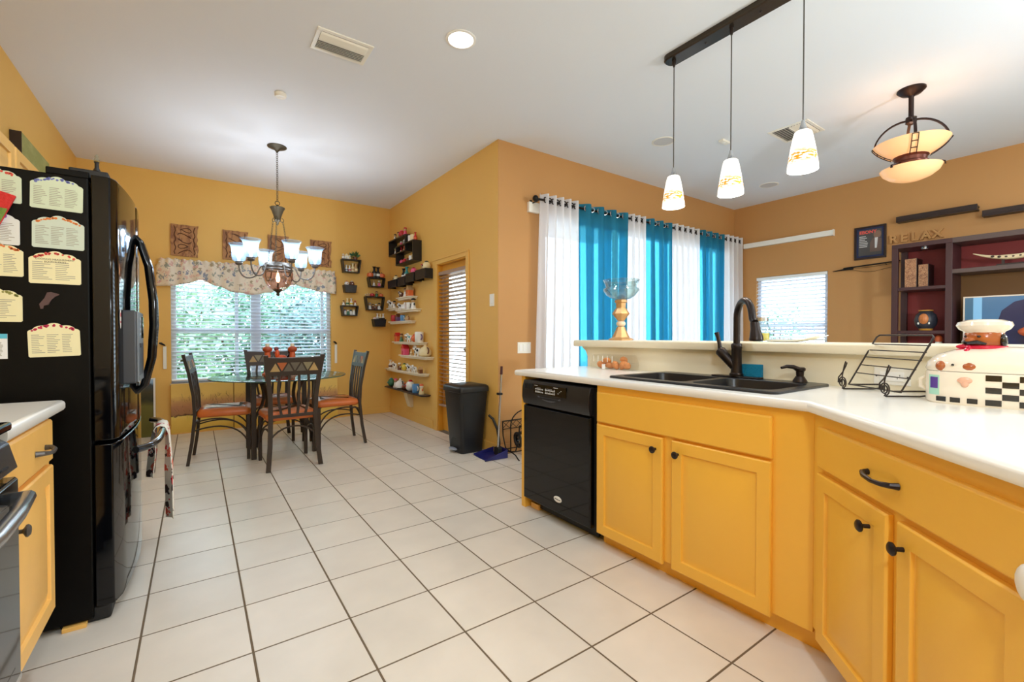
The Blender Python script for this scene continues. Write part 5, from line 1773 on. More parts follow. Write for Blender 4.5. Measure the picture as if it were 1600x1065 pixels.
row(0, along(1.99, 2.17, 1.492, [('figure', 'white', 'grey', .095), ('figure', 'brown', 'black', .08), ('figure', 'brown', 'white', .08), ('figure', 'white', 'black', .095)]), DB, 'inside the pumpkin shelf')
trapezoid_shelf('black tapered pocket shelf on the window wall, lowest of the right column', 2.050, 2.235, 2.066, 2.222, 1.248, 1.356, False)
row(0, along(2.06, 2.225, 1.336, [('ball', 'white', 'pink', .05), ('bottle', 'white', 'grey', .10), ('bottle', 'cream', 'black', .10), ('bottle', 'white', 'black', .10)]), DB, 'in the lowest tapered pocket')

# interlocking cube shelf on the door wall
SXW = XD


def dbox(mb, y0, y1, z0, z1, dep, t=.016):
    return mb.box(SXW - dep, SXW, y0, y1, z0, z1)


cs = thing('cube_shelf', 'black interlocking cube shelf high in the corner of the door wall', 'shelf', (SXW, 5.75, 2.06))
DEP, t = .12, .016
for (y0, y1, z0, z1) in ((5.535, 6.14, 2.215, 2.432), (5.285, 5.875, 2.06, 2.318)):
    MB().box(SXW - DEP, SXW, y0, y1, z1 - t, z1).build('top_board', BSH, cs, 0, .001)
    MB().box(SXW - DEP, SXW, y0, y1, z0, z0 + t).build('bottom_board', BSH, cs, 0, .001)
    MB().box(SXW - DEP, SXW, y0, y0 + t, z0 + t, z1 - t).build('side_board', BSH, cs, 0, .001)
    MB().box(SXW - DEP, SXW, y1 - t, y1, z0 + t, z1 - t).build('side_board', BSH, cs, 0, .001)


def alongy(y0, y1, z, items, x=SXW - .065):
    n = len(items)
    return [(Vector((x, y0 + (y1 - y0) * (i + .5) / n, z)), *it) for i, it in enumerate(items)]


row(0, alongy(6.09, 5.60, 2.432, [('figure', 'white', 'black', .095), ('figure', 'tan', 'black', .10), ('ball', 'red', 'pink', .10), ('figure', 'pink', 'red', .115)]), DW_, 'atop the black cube shelf')
row(0, alongy(5.86, 5.545, 2.318, [('shaker', 'pink', 'white', .07), ('shaker', 'grey', 'white', .075), ('mug', 'white', 'cream', .08)]), DW_, 'in the cube shelf upper bay')
row(0, alongy(5.52, 5.295, 2.318, [('mug', 'white', 'black', .085), ('mug', 'cream', 'white', .085), ('bottle', 'red', 'orange', .10)]), DW_, 'on the cube shelf right top')
row(0, alongy(6.11, 5.90, 2.231, [('figure', 'white', 'green', .10)]), DW_, 'in the cube shelf left bay')
row(0, alongy(5.855, 5.56, 2.231, [('bottle', 'red', 'white', .07), ('bottle', 'orange', 'cream', .07), ('bottle', 'white', 'grey', .07)]), DW_, 'in the cube shelf middle bay')
row(0, alongy(5.85, 5.31, 2.076, [('ball', 'pink', 'red', .065), ('ball', 'red', 'pink', .065), ('ball', 'brown', 'red', .06), ('mug', 'white', 'brown', .07), ('mug', 'cream', 'pink', .075)]), DW_, 'in the cube shelf bottom bay')

# four staggered pocket boxes
for i, (y0, y1, z0, z1, c) in enumerate(((6.20, 5.86, 1.792, 1.895, 'navy_black_paint'), (5.83, 5.56, 1.79, 1.905, 'navy_black_paint'), (5.545, 5.27, 1.80, 1.912, 'black_shelf_paint'), (5.235, 4.93, 1.79, 1.908, 'black_shelf_paint'))):
    zs = (-.0, .0, .012, .025)[i]
    z0, z1 = z0 + zs - .01, z1 + zs - .01
    o = thing('pocket_shelf', 'black pocket shelf box on the door wall under the cube shelf, %s from the left' % ORD[i], 'shelf', (SXW, (y0 + y1) / 2, z0), 'black pocket boxes under the cube shelf')
    dep = .115
    k = .012
    F = ((SXW, 0, 0), (0, 1, 0), (0, 0, 1), (-1, 0, 0))
    MB().prism([(y1, z1), (y0, z1), (y0 - k, z0), (y1 + k, z0)], F, dep - .012, dep).build('front_board', MATS[c], o, 0, .001)
    for ya, yb in ((y1, y1 + k), (y0, y0 - k)):
        MB().prism([(ya, z1), (ya + math.copysign(.012, y0 - y1) * (1 if ya == y1 else -1), z1), (yb + math.copysign(.012, y0 - y1) * (1 if ya == y1 else -1), z0), (yb, z0)], F, 0, dep - .0125).build('side_board', BSH, o, 0)
    MB().box(SXW - dep + .0125, SXW, y1 + .026, y0 - .026, z1 - .032, z1 - .022).build('inner_floor', BSH, o, 0)
    yy = (y0 + y1) / 2
    it = ([('ball', 'cream', 'black', .095)], [('bottle', 'black', 'white', .14), ('bottle', 'teal', 'white', .15)], [('ball', 'pink', 'red', .10)], [('figure', 'tan', 'red', .10), ('ball', 'cream', 'black', .12)])[i]
    row(0, alongy(y0 - .03, y1 + .03, z1 - .022, it, SXW - .055), DW_, 'in the %s pocket under cubes' % ORD[i])

# white ledges
WL = mat('white_ledge_paint', (238, 228, 206), .4)


def ledge(label, ya, yb, z, items, where, dep=.115, m=None, name='wall_ledge', bracket=False, group='white ledges on the door wall', th=.035):
    m = m or WL
    o = thing(name, label, 'shelf', (SXW, (ya + yb) / 2, z - th), group)
    F = ((0, 0, 0), (0, 1, 0), (-1, 0, 0), (0, 0, 1))
    c = .045
    MB().prism([(yb, -SXW), (ya, -SXW), (ya, -SXW + dep * .55), (ya - c, -SXW + dep), (yb + c, -SXW + dep), (yb, -SXW + dep * .55)], F, z - .012, z).build('board', m, o, 0, .002)
    MB().prism([(yb + .02, -SXW), (ya - .02, -SXW), (ya - .02, -SXW + dep * .4), (ya - c - .015, -SXW + dep * .8), (yb + c + .015, -SXW + dep * .8), (yb + .02, -SXW + dep * .4)], F, z - th, z - .012).build('moulding', m, o, 0, .004)
    row(0, alongy(ya - .05, yb + .04, z, items), DW_, where)
    return o


ledge('short white ledge on the door wall, topmost, with an orange house', 5.93, 5.41, 1.630, [('cow', 'brown', 'white', .10), ('figure', 'white', 'brown', .12), ('house', 'orange', 'tan', .13)], 'on the topmost white ledge')
ledge('small white ledge on the door wall, tucked left in the corner', 6.30, 5.97, 1.506, [('cow', 'white', 'black', .13), ('figure', 'white', 'black', .10)], 'on the small white corner ledge')
ledge('white ledge on the door wall, holding black and white figurines below the topmost', 5.95, 5.29, 1.462, [('cow', 'white', 'black', .11), ('teapot', 'white', 'pink', .10), ('mug', 'white', 'black', .09), ('figure', 'white', 'black', .14)], 'on the second white ledge')
ledge('white ledge on the door wall, third height down, with purple pieces', 6.23, 5.47, 1.316, [('mug', 'red', 'brown', .09), ('house', 'purple', 'brown', .10), ('mug', 'blue', 'white', .08), ('teapot', 'tan', 'brown', .07)], 'on the ledge with purple house')
ledge('long white ledge on the door wall, first below the gap', 6.08, 5.11, 1.040, [('house', 'orange', 'red', .12), ('figure', 'green', 'brown', .11), ('figure', 'tan', 'white', .10), ('cow', 'white', 'teal', .12), ('ball', 'orange', 'red', .10), ('mug', 'white', 'purple', .13)], 'on the first long ledge')
ledge('long white ledge on the door wall, second below the gap, with a pink piece', 5.84, 4.90, .866, [('house', 'pink', 'red', .14), ('bottle', 'cream', 'tan', .08), ('cow', 'white', 'black', .14), ('teapot', 'cream', 'brown', .15)], 'on the pink house ledge')
ledge('long white ledge on the door wall, third below the gap, with cow figurines', 6.37, 5.06, .655, [('bottle', 'white', 'brown', .12), ('cow', 'white', 'black', .11), ('figure', 'brown', 'white', .10), ('ball', 'yellow', 'green', .10), ('cow', 'white', 'black', .11), ('cow', 'white', 'grey', .10), ('house', 'brown', 'tan', .08)], 'on the cow ledge')
b = ledge('dark wooden ledge with a bracket, lowest on the door wall', 6.34, 5.03, .400, [('ball', 'green', 'teal', .12), ('figure', 'white', 'pink', .13), ('teapot', 'white', 'black', .14), ('ball', 'brown', 'orange', .10), ('ball', 'white', 'red', .15), ('mug', 'blue', 'white', .11), ('figure', 'cream', 'orange', .13)], 'on the lowest dark ledge', .13, mat('dark_ledge_wood', (58, 44, 40), .35), 'wall_ledge', True, None, .025)
MB().prism([(0, 0), (.09, 0), (.085, -.04), (.05, -.15), (.035, -.19), (0, -.19)], ((SXW, 5.565, .374), (-1, 0, 0), (0, 0, 1), (0, 1, 0)), 0, .11).build('bracket', mat('cream_bracket', (226, 206, 168), .5), b, 40, label='cream bracket')
# ------------------------------------------------------------------ bin, broom, dustpan, iron rack
bn = thing('trash_bin', 'tall black pedal bin beside the patio door', 'bin', (2.15, 3.86, 0))
BINM = mat('black_bin_plastic', (18, 21, 26), .38, bump=.03, bscale=300)


def bring(k, z):
    x0, x1 = 2.045 - .045 * k, 2.285 + .025 * k
    y0, y1 = 3.735 - .06 * k, 3.995 + .03 * k
    return [(x, y, z) for x, y in rrect(x0, x1, y0, y1, .035)]


ring_loft([bring(0, 0), bring(.02, .012), bring(.5, .30), bring(1, .585)]).build('body', BINM, bn, 40)
ring_loft([bring(1.06, .585), bring(1.25, .590), bring(1.25, .625)] + [[(x + (2.155 - x) * f, y + (3.85 - y) * f, z) for x, y, z in bring(1.2, 0)] for f, z in ()] + [[((2.155 + (x - 2.155) * f), (3.85 + (y - 3.85) * f), z) for x, y, _ in bring(1.2, 0)] for f, z in ((.99, .640), (.9, .652), (.5, .660), (.1, .661))]).build('lid', BINM, bn, 40)
ar = [(.09 * cos(pi * i / 12), .20 * sin(pi * i / 12)) for i in range(13)]
MB().prism([(-.09, -.02)] + [(-a, b) for a, b in ar] + [(.09, -.02)], ((2.046, 3.865, .03), (0, 1, 0), (-.045, 0, .585), (-1, 0, 0)), -.004, .0035).build('pedal_recess', mat('black_recess', (9, 10, 12), .5), bn, 0)
MB().ell((2.02, 3.865, .035), (.03, .07, .012)).build('pedal', mat('grey_pedal', (150, 156, 170), .3), bn)
MB().lathe((2.155, 3.85, .588), [(.175, 0), (.178, .004)], 4, cap=False).build('hinge_line', GREYP, bn)

du = thing('dustpan', 'navy blue dustpan with a black handle on the floor by the bin', 'dustpan', (2.2, 3.5, 0))
NAVY = mat('navy_plastic', (28, 32, 104), .35)
M = Matrix.Rotation(radians(-8), 3, 'Z')
O = Vector((2.095, 3.40, 0.003))


def dpt(a, b, c):
    return O + M @ Vector((a, b, c))


mb = MB()
mb.add([dpt(0, 0, 0), dpt(.235, .02, .012), dpt(.235, .225, .012), dpt(0, .26, 0), dpt(0, 0, .004), dpt(.235, .02, .018), dpt(.235, .225, .018), dpt(0, .26, .004)], [(0, 3, 2, 1), (4, 5, 6, 7), (0, 1, 5, 4), (1, 2, 6, 5), (2, 3, 7, 6), (3, 0, 4, 7)])
mb.build('pan', NAVY, du, 0)
sw = MB()
for P0, P1, za, zb in ((dpt(0, 0, 0), dpt(.235, .02, 0), .012, .075), (dpt(.235, .02, 0), dpt(.235, .225, 0), .075, .075), (dpt(.235, .225, 0), dpt(0, .26, 0), .075, .012)):
    d_ = (P1 - P0).normalized()
    nn = Vector((-d_.y, d_.x, 0)) * .004
    sw.add([P0 - nn, P1 - nn, P1 - nn + Z3 * zb, P0 - nn + Z3 * za, P0 + nn, P1 + nn, P1 + nn + Z3 * zb, P0 + nn + Z3 * za], [(0, 1, 2, 3), (4, 7, 6, 5), (0, 4, 5, 1), (3, 2, 6, 7), (0, 3, 7, 4), (1, 5, 6, 2)])
sw.build('rim', NAVY, du, 0)
MB().box(2.094, 2.100, 3.40, 3.655, .003, .009).build('rubber_lip', WHITEP, du, 0)
MB().tube([dpt(.20, .13, .02), dpt(.215, .15, .12), dpt(.205, .175, .24), dpt(.178, .215, .33), dpt(.145, .238, .365)], .012, 10).build('handle', BLACKM, du)
br = thing('broom', 'thin steel-handled broom standing at the corner of the yellow and tan walls', 'broom', (2.31, 3.49, 0))
q0, q1 = Vector((2.285, 3.475, .09)), Vector((2.318, 3.462, .84))
MB().cyl(q0, q0 + (q1 - q0) * .91, .009).build('pole', STEEL, br)
MB().tube([q0 + (q1 - q0) * .90, q1], [.013, .011], 10).build('grip', mat('dark_red_grip', (70, 24, 26), .5), br)
qq = q0 + (q1 - q0) * .66
MB().box(qq.x - .03, qq.x + .012, qq.y - .022, qq.y + .022, qq.z - .01, qq.z + .01).build('clip', BLACKM, br, 0, .003)
MB().box(2.262, 2.308, 3.44, 3.51, .021, .09).build('brush_head', BLACKM, br, 0, .004)

rk = thing('magazine_rack', 'black iron scrollwork rack against the tan wall behind the dishwasher', 'rack', (2.52, 3.36, 0))
for x in (2.36, 2.68):
    MB().tube([(x, 3.24, .315), (x, 3.25, .18), (x, 3.30, .075), (x, 3.38, .055), (x, 3.46, .075), (x, 3.50, .18), (x, 3.51, .315)], .006, 7).build('side_curve', IRON, rk)
    MB().tube([(x, 3.24, .004), (x, 3.26, .012), (x, 3.30, .04), (x, 3.38, .058), (x, 3.46, .04), (x, 3.50, .012), (x, 3.515, .004)], .006, 7).build('foot', IRON, rk)
for y in (3.24, 3.51):
    MB().tube([(2.36, y, .315), (2.68, y, .315)], .006, 7).build('top_rail', IRON, rk)
    MB().tube([(2.36, y + (.004 if y < 3.4 else -.004), .24), (2.68, y + (.004 if y < 3.4 else -.004), .24)], .004, 6).build('mid_rail', IRON, rk)
    for i in range(4):
        x = 2.36 + .08 * i
        MB().tube([(x, y, .245), (x + .08, y, .313)], .003, 5).build('lattice_bar', IRON, rk)
        MB().tube([(x, y, .313), (x + .08, y, .245)], .003, 5).build('lattice_bar', IRON, rk)
MB().tube([(2.36, 3.375, .06)] + [(2.52 - .16 * cos(pi * i / 12), 3.375, .30 + .13 * sin(pi * i / 12)) for i in range(13)] + [(2.68, 3.375, .06)], .006, 7).build('carry_handle', IRON, rk)
for y in (3.31, 3.44):
    MB().tube([(2.36, y, .07), (2.68, y, .07)], .005, 6).build('bottom_rail', IRON, rk)
cb = thing('cable_bundle', 'dark bundle of coiled cable with pale loops lying in the iron rack', 'cable', (2.47, 3.375, .08))
for i in range(5):
    MB().torus((2.44 + .045 * i, 3.375, .155), .065, .012, (1, .3 * (i % 2 - .5), .1), 18, 7).build('coil', [BLACKM, JB, mat('pale_cable', (170, 170, 160), .5), BLACKM, mat('moss_cable', (60, 80, 50), .5)][i], cb)

# ------------------------------------------------------------------ curtains on the tan wall
WSHEER = sheer('white_sheer', (240, 240, 244), .12, .45)
TEAL = sheer('teal_sheer', (74, 168, 198), .32, .5)
RY = 3.41
rod = thing('curtain_rod', 'black curtain rod with ball finial along the tan wall', 'curtain rod', (4.6, RY, 2.44))
MB().tube([(2.70, RY, 2.440), (6.44, RY, 2.462)], .011, 10).build('rod', IRON, rod)
MB().ell((2.675, RY, 2.440), (.03, .03, .03)).build('finial', IRON, rod)
for x in (2.715, 4.60, 6.40):
    MB().tube([(x, YN, 2.425), (x, RY + .01, 2.428)], .007, 8).box(x - .012, x + .012, YN - .008, YN, 2.39, 2.46).build('bracket', IRON, rod)
bb = MB().box(2.67, 2.80, YN - .035, YN, 2.335, 2.435).build('mounting_block', WHITEP, None, 0, .004)
tag(bb, 'small cream wooden block on the tan wall under the left end of the curtain rod', 'block')


def curtain(label, xa, xb, xc, xd, m, folds, top, zb=.04, amp=.036, group=None, rings=True):
    """xa-xb top span, xc-xd bottom span"""
    o = thing('curtain', label, 'curtain', ((xa + xb) / 2, RY, zb), group)
    ph = random.uniform(0, 6)
    NU = folds * 12

    def fn(u, v):
        x = (xa + (xb - xa) * u) * (1 - v) + (xc + (xd - xc) * u) * v
        k = 1 + .25 * v
        y = RY + amp * k * sin(2 * pi * folds * u) + .010 * v * sin(2 * pi * folds * 2.3 * u + ph)
        x += .010 * v * sin(2 * pi * folds * 1.7 * u + ph)
        return (min(x, XR - .012), min(y, YN - .012), top + .006 * (x - 2.7) * 0 + (zb - top) * v)
    MB().grid(fn, NU, 10).build('cloth', m, o, 70)

    def band(u, v):
        x, y, z = fn(u, v * .045)
        return (x, y - .0015, z)
    MB().grid(band, NU, 1).build('top_hem', m, o, 70)
    if m is TEAL:
        u = 0.0
        while u < .98:
            w_ = random.uniform(.05, .13)

            def pl2(a, b, u0=u, u1=min(1, u + w_)):
                x, y, z = fn(u0 + (u1 - u0) * a, b)
                return (x, min(y + .012, YN - .006), z)
            MB().grid(pl2, 8, 10).build('pleat', m, o, 70)
            u += w_ + random.uniform(.03, .09)

        def hem2(a, b):
            x, y, z = fn(a, b * .09)
            return (x, min(y + .006, YN - .006), z)
        MB().grid(hem2, NU, 1).build('top_facing', m, o, 70)
    for i in range(folds * 2):
        u = (i + .5) / (folds * 2) if not rings else (i * .5) / folds + .0
        if u <= 0.001:
            continue
        x = xa + (xb - xa) * u
        zz = 2.440 + .022 * (x - 2.70) / 3.74
        gy = RY + amp * sin(2 * pi * folds * u) - .006
        MB().torus((x, RY - .014, zz), .025, .0055, (.45 * (-1) ** i, 1, 0), 16, 6).build('grommet', STEEL if m is TEAL else BRONZE, o)
    return o


GRP = 'sheer curtain panels over the sliding door'
curtain('white sheer curtain panel at the near end of the rod by the switch plate', 2.735, 3.225, 2.66, 3.245, WSHEER, 5, 2.500, group=GRP)
curtain('teal sheer curtain panel nearest the switch plate, behind the candle holder', 3.225, 4.0, 3.262, 3.965, TEAL, 4, 2.495, group=GRP)
curtain('narrow white sheer curtain panel between the first and second teal ones', 4.0, 4.29, 3.985, 4.295, WSHEER, 3, 2.500, group=GRP)
curtain('teal sheer curtain panel in the middle of the rod', 4.29, 4.80, 4.315, 4.825, TEAL, 3, 2.498, group=GRP)
curtain('white sheer curtain panel between the second and third teal ones', 4.80, 5.37, 4.845, 5.41, WSHEER, 5, 2.505, group=GRP)
curtain('teal sheer curtain panel farthest from the switch plate', 5.37, 5.97, 5.43, 5.965, TEAL, 4, 2.508, group=GRP)
curtain('white sheer curtain panel at the far end of the rod in the corner', 5.97, 6.44, 5.985, 6.455, WSHEER, 4, 2.520, group=GRP)

# ------------------------------------------------------------------ ceiling fittings


def vent(label, x0, x1, y0, y1, n, dark):
    o = thing('ceiling_vent', label, 'vent', ((x0 + x1) / 2, (y0 + y1) / 2, CEIL))
    z = CEIL - .008
    MB().box(x0, x1, y0, y0 + .025, z, CEIL).box(x0, x1, y1 - .025, y1, z, CEIL).box(x0, x0 + .025, y0 + .025, y1 - .025, z, CEIL).box(x1 - .025, x1, y0 + .025, y1 - .025, z, CEIL).build('frame', WHITEP, o, 0, .002)
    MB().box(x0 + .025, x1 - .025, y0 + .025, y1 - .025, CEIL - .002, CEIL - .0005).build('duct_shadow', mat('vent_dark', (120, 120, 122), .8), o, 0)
    for i in range(n):
        y = y0 + .03 + (y1 - y0 - .06) * (i + .5) / n
        a = -.75 if i < n * .42 else .75
        MB().obox(((x0 + x1) / 2, y, CEIL - .009), (x1 - x0 - .052, (y1 - y0 - .06) / n * .92, .0015), Matrix.Rotation(a, 3, 'X')).build('slat', WHITEP, o, 0)
    return o


vent('white louvred air vent in the ceiling over the kitchen floor', .607, .942, 2.862, 3.100, 11, 1)
vent('white louvred air vent in the ceiling behind the third pendant', 4.255, 4.612, 1.695, 2.022, 12, 1)


def can(label, x, y, first):
    o = thing('recessed_light', label, 'ceiling light', (x, y, CEIL), 'recessed ceiling lights')
    MB().lathe((x, y, CEIL), [(.094, 0), (.094, -.004), (.078, -.007), (.074, -.002)], 32, cap=False).build('trim_ring', WHITE, o)
    MB().lathe((x, y, CEIL), [(.075, -.0015), (.04, -.006), (.002, -.007)], 28).build('lens', mat('lit_lens', (255, 255, 255), .3, emit=9, ecol=(255, 250, 242)), o)


can('bright round recessed light in the ceiling right of the air vent', *CAN_SPOTS[0], True)
fl_ = thing('fill_floor_lamp', 'torchiere floor lamp added as unseen fill in the living room, outside the frame', 'lamp', (3.5, -0.9, 0))  # invented stand to carry the living room fill light
MB().lathe((3.5, -.9, 0), [(.13, 0), (.13, .02), (.015, .03), (.012, 1.58)], 20).build('stand', BRONZE, fl_)
MB().lathe((3.5, -.9, 0), [(.03, 1.58), (.10, 1.60), (.15, 1.64)], 20, cap=False).build('shade_dish', GLASS, fl_)
dl = thing('fill_drum_light', 'kitchen ceiling light added as unseen fill, outside the frame', 'ceiling light', (*FILL_DRUM, CEIL))  # invented fixture to carry the kitchen fill light
MB().lathe((*FILL_DRUM, CEIL), [(.07, 0), (.07, -.02), (.012, -.03), (.012, -.72)], 20).build('stem', STEEL, dl)
MB().lathe((*FILL_DRUM, CEIL), [(.05, -.74), (.05, -.72)], 20).build('lamp_base', STEEL, dl)
for (x, y), lb in zip(CAN_SPOTS[1:] + FILL_LIVING_CANS, ('added fill light recessed in the ceiling in front of the refrigerator', 'added fill light recessed behind the entrance to the kitchen, stove side', 'added fill light recessed behind the entrance to the kitchen, sink side', 'added living room fill light recessed nearer the bar ledge', 'added living room fill light recessed nearer the media unit')):  # out-of-frame fixtures added to go with the extra fill lights
    o = MB().lathe((x, y, CEIL), [(.094, 0), (.094, -.004), (.078, -.007), (.074, -.002)], 24, cap=False).lathe((x, y, CEIL), [(.075, -.0015), (.04, -.006), (.002, -.007)], 24).build('recessed_light', MATS['lit_lens'], None)
    tag(o, lb, 'ceiling light')
sm = thing('smoke_detector', 'small white smoke detector on the ceiling near the dining nook', 'smoke detector', (.54, 3.83, CEIL))
MB().lathe((.54, 3.83, CEIL), [(.042, 0), (.042, -.018), (.034, -.028), (.002, -.03)], 22).build('body', WHITEP, sm)
MB().lathe((.54, 3.83, CEIL - .029), [(.012, 0), (.012, -.003), (.002, -.004)], 12).build('test_button', WHITE, sm)
for x, y, r, lb in ((3.64, 2.68, .105, 'round white ceiling speaker grille behind the first pendant'), (5.75, 2.71, .105, 'round white ceiling speaker grille over the far corner of the living room')):
    o = thing('ceiling_speaker', lb, 'speaker', (x, y, CEIL), 'ceiling speakers in the living room')
    MB().lathe((x, y, CEIL), [(r, 0), (r, -.004), (r * .9, -.006), (r * .88, -.003)], 30, cap=False).build('ring', WHITEP, o)
    MB().lathe((x, y, CEIL), [(r * .88, -.002), (r * .87, -.0035), (.002, -.004)], 30).build('grille', mat('speaker_grille', (200, 200, 202), .7), o)
o = thing('ceiling_sensor', 'small white sensor on the ceiling behind the middle pendant', 'sensor', (4.10, 2.34, CEIL))
MB().box(4.04, 4.16, 2.315, 2.365, CEIL - .02, CEIL).build('body', WHITEP, o, 0, .004)
MB().ell((4.10, 2.34, CEIL - .02), (.015, .015, .006)).build('lens', WHITE, o)

# pendant bar
PX = 2.585
pb = thing('pendant_light', 'long bronze ceiling bar with three mottled glass pendants over the bar ledge', 'pendant light', (PX, 1.43, CEIL))
rr = rrect(PX - .055, PX + .055, .98, 1.885, .05, 6)
mb = MB()
rings = [[(x, y, z) for x, y in offset_poly(rr, d)] for d, z in ((0, CEIL), (0, CEIL - .028), (.008, CEIL - .036))]
n = len(rr)
mb.add([p for r in rings for p in r], [(j * n + i, j * n + (i + 1) % n, j * n + n + (i + 1) % n, j * n + n + i) for j in range(2) for i in range(n)] + [tuple(2 * n + i for i in range(n)), tuple(range(n - 1, -1, -1))])
mb.build('ceiling_bar', mat('bronze_bar', (72, 62, 52), .25, .7), pb, 30)
for y in (1.60, 1.27):
    MB().ell((PX, y, CEIL - .037), (.007, .007, .005)).build('screw', BRONZE, pb)
PSH = bpy.data.materials.new('mottled_pendant_glass')
PSH.use_nodes = True
nt = PSH.node_tree
p_ = nt.nodes['Principled BSDF']
p_.inputs['Roughness'].default_value = .15
tc = nt.nodes.new('ShaderNodeTexCoord')
mg = nt.nodes.new('ShaderNodeMapping')
mg.inputs['Rotation'].default_value = (.6, .7, .3)
mg.inputs['Scale'].default_value = (34, 34, 90)
nz = nt.nodes.new('ShaderNodeTexNoise')
nz.inputs['Scale'].default_value = 1
nz.inputs['Detail'].default_value = 3
sp = nt.nodes.new('ShaderNodeSeparateXYZ')
bandr = nt.nodes.new('ShaderNodeValToRGB')
be = bandr.color_ramp.elements
be[0].position, be[0].color = .10, (0, 0, 0, 1)
be[1].position, be[1].color = .22, (1, 1, 1, 1)
for pos, v in ((.40, 1), (.56, 0)):
    k = be.new(pos)
    k.color = (v, v, v, 1)
mr = nt.nodes.new('ShaderNodeMapRange')
mr.inputs['From Min'].default_value = 0
mr.inputs['From Max'].default_value = .2
thr = nt.nodes.new('ShaderNodeValToRGB')
thr.color_ramp.elements[0].position = .45
thr.color_ramp.elements[1].position = .53
mul = nt.nodes.new('ShaderNodeMath')
mul.operation = 'MULTIPLY'
cmx = nt.nodes.new('ShaderNodeMixRGB')
cmx.inputs[1].default_value = (*lin((255, 252, 244)), 1)
cmx.inputs[2].default_value = (*lin((226, 140, 10)), 1)
nt.links.new(tc.outputs['Object'], mg.inputs['Vector'])
nt.links.new(mg.outputs[0], nz.inputs['Vector'])
nt.links.new(nz.outputs['Fac'], thr.inputs['Fac'])
nt.links.new(tc.outputs['Object'], sp.inputs[0])
nt.links.new(sp.outputs['Z'], mr.inputs['Value'])
nt.links.new(mr.outputs[0], bandr.inputs['Fac'])
nt.links.new(bandr.outputs['Color'], mul.inputs[0])
nt.links.new(thr.outputs['Color'], mul.inputs[1])
nt.links.new(mul.outputs[0], cmx.inputs[0])
nt.links.new(cmx.outputs[0], p_.inputs['Base Color'])
nt.links.new(cmx.outputs[0], p_.inputs['Emission Color'])
p_.inputs['Emission Strength'].default_value = .70
for i, (y, zb) in enumerate(((1.823, 1.974), (1.435, 1.958), (1.05, 1.985))):
    c = Vector((PX, y, zb))
    sh = MB().lathe((0, 0, 0), [(.070, 0), (.068, .03), (.056, .11), (.045, .17), (.038, .196), (.030, .202)], 28, cap=False).build('shade', PSH, pb, 60, thick=.003, local=True)
    sh.location = c - pb.location
    MB().lathe(c, [(.034, .199), (.022, .21), (.012, .235), (.007, .258)], 16).build('cap', STEEL, sh)
    MB().tube([c + Z3 * .255, Vector((PX, y, CEIL - .036))], .0035, 8).build('rod', mat('dark_nickel', (96, 92, 88), .3, .8), sh)
    MB().lathe((PX, y, CEIL), [(.012, -.036), (.012, -.055), (.006, -.075)], 12).build('rod_collar', BRONZE, sh)
    MB().ell(c + Z3 * .10, (.022, .022, .035)).build('bulb', mat('pendant_bulb', (255, 250, 240), .3, emit=12), sh)
    lamp('pendant_bulb', 'POINT', c - Z3 * .03, 6, (1, .95, .86), .03)

# semi flush light in the living room
LL = Vector((4.39, 1.05, 0))
ll = thing('bowl_chandelier', 'bronze ceiling light with a large amber glass bowl over a smaller one', 'ceiling light', LL + Z3 * CEIL)
AMB = bpy.data.materials.new('amber_alabaster')
AMB.use_nodes = True
p_ = AMB.node_tree.nodes['Principled BSDF']
p_.inputs['Base Color'].default_value = (*lin((240, 196, 150)), 1)
p_.inputs['Roughness'].default_value = .25
p_.inputs['Emission Color'].default_value = (*lin((244, 176, 112)), 1)
p_.inputs['Emission Strength'].default_value = .42
DBZ = mat('dark_bronze', (44, 28, 26), .35, .5)
MB().lathe(LL, [(.085, CEIL), (.085, CEIL - .01), (.06, CEIL - .035), (.022, CEIL - .05), (.016, CEIL - .06), (.016, 2.76)], 24).build('canopy', DBZ, ll)
MB().lathe(LL, [(.016, 2.765), (.034, 2.755), (.034, 2.715), (.02, 2.705)], 8).build('hub', DBZ, ll, 20)
for i in range(4):
    a = radians(20 + 90 * i)
    d_ = Vector((cos(a), sin(a), 0))
    ab = MB().path_bar(bez(LL + Z3 * 2.735 + d_ * .03, LL + d_ * .12 + Z3 * 2.735, LL + d_ * .205 + Z3 * 2.66, LL + d_ * .215 + Z3 * 2.562, 10), .018, .010, Vector((-sin(a), cos(a), 0))).build('arm', DBZ, ll, 40)
    dn = bez(LL + d_ * .215 + Z3 * 2.566, LL + d_ * .19 + Z3 * 2.52, LL + d_ * .14 + Z3 * 2.485, LL + d_ * .098 + Z3 * 2.462, 6)
    s_ = Vector((-sin(a), cos(a), 0))
    la = MB()
    for o_ in (-.018, .018):
        la.path_bar([p + s_ * o_ + d_ * .012 - Z3 * .006 for p in dn], .005, .005, s_)
    for k in (0, 2, 4):
        la.bar(dn[k] - s_ * .018 + d_ * .012 - Z3 * .006, dn[k] + s_ * .018 + d_ * .012 - Z3 * .006, .006, .005)
    la.build('ladder_strap', DBZ, ll, 0)
MB().lathe(LL, [(.10, 2.462), (.15, 2.487), (.195, 2.525), (.224, 2.566), (.218, 2.568), (.188, 2.53), (.145, 2.494), (.095, 2.47)], 40, cap=False).build('upper_bowl', AMB, ll, 60)
MB().lathe(LL, [(.104, 2.472), (.106, 2.46), (.096, 2.45), (.094, 2.425), (.108, 2.415), (.108, 2.405), (.06, 2.40)], 30).build('collar', mat('copper_collar', (104, 58, 46), .3, .6), ll)
MB().lathe(LL, [(.182, 2.378), (.165, 2.345), (.125, 2.312), (.07, 2.29), (.002, 2.282)], 36, cap=False).build('lower_bowl', AMB, ll, 60)
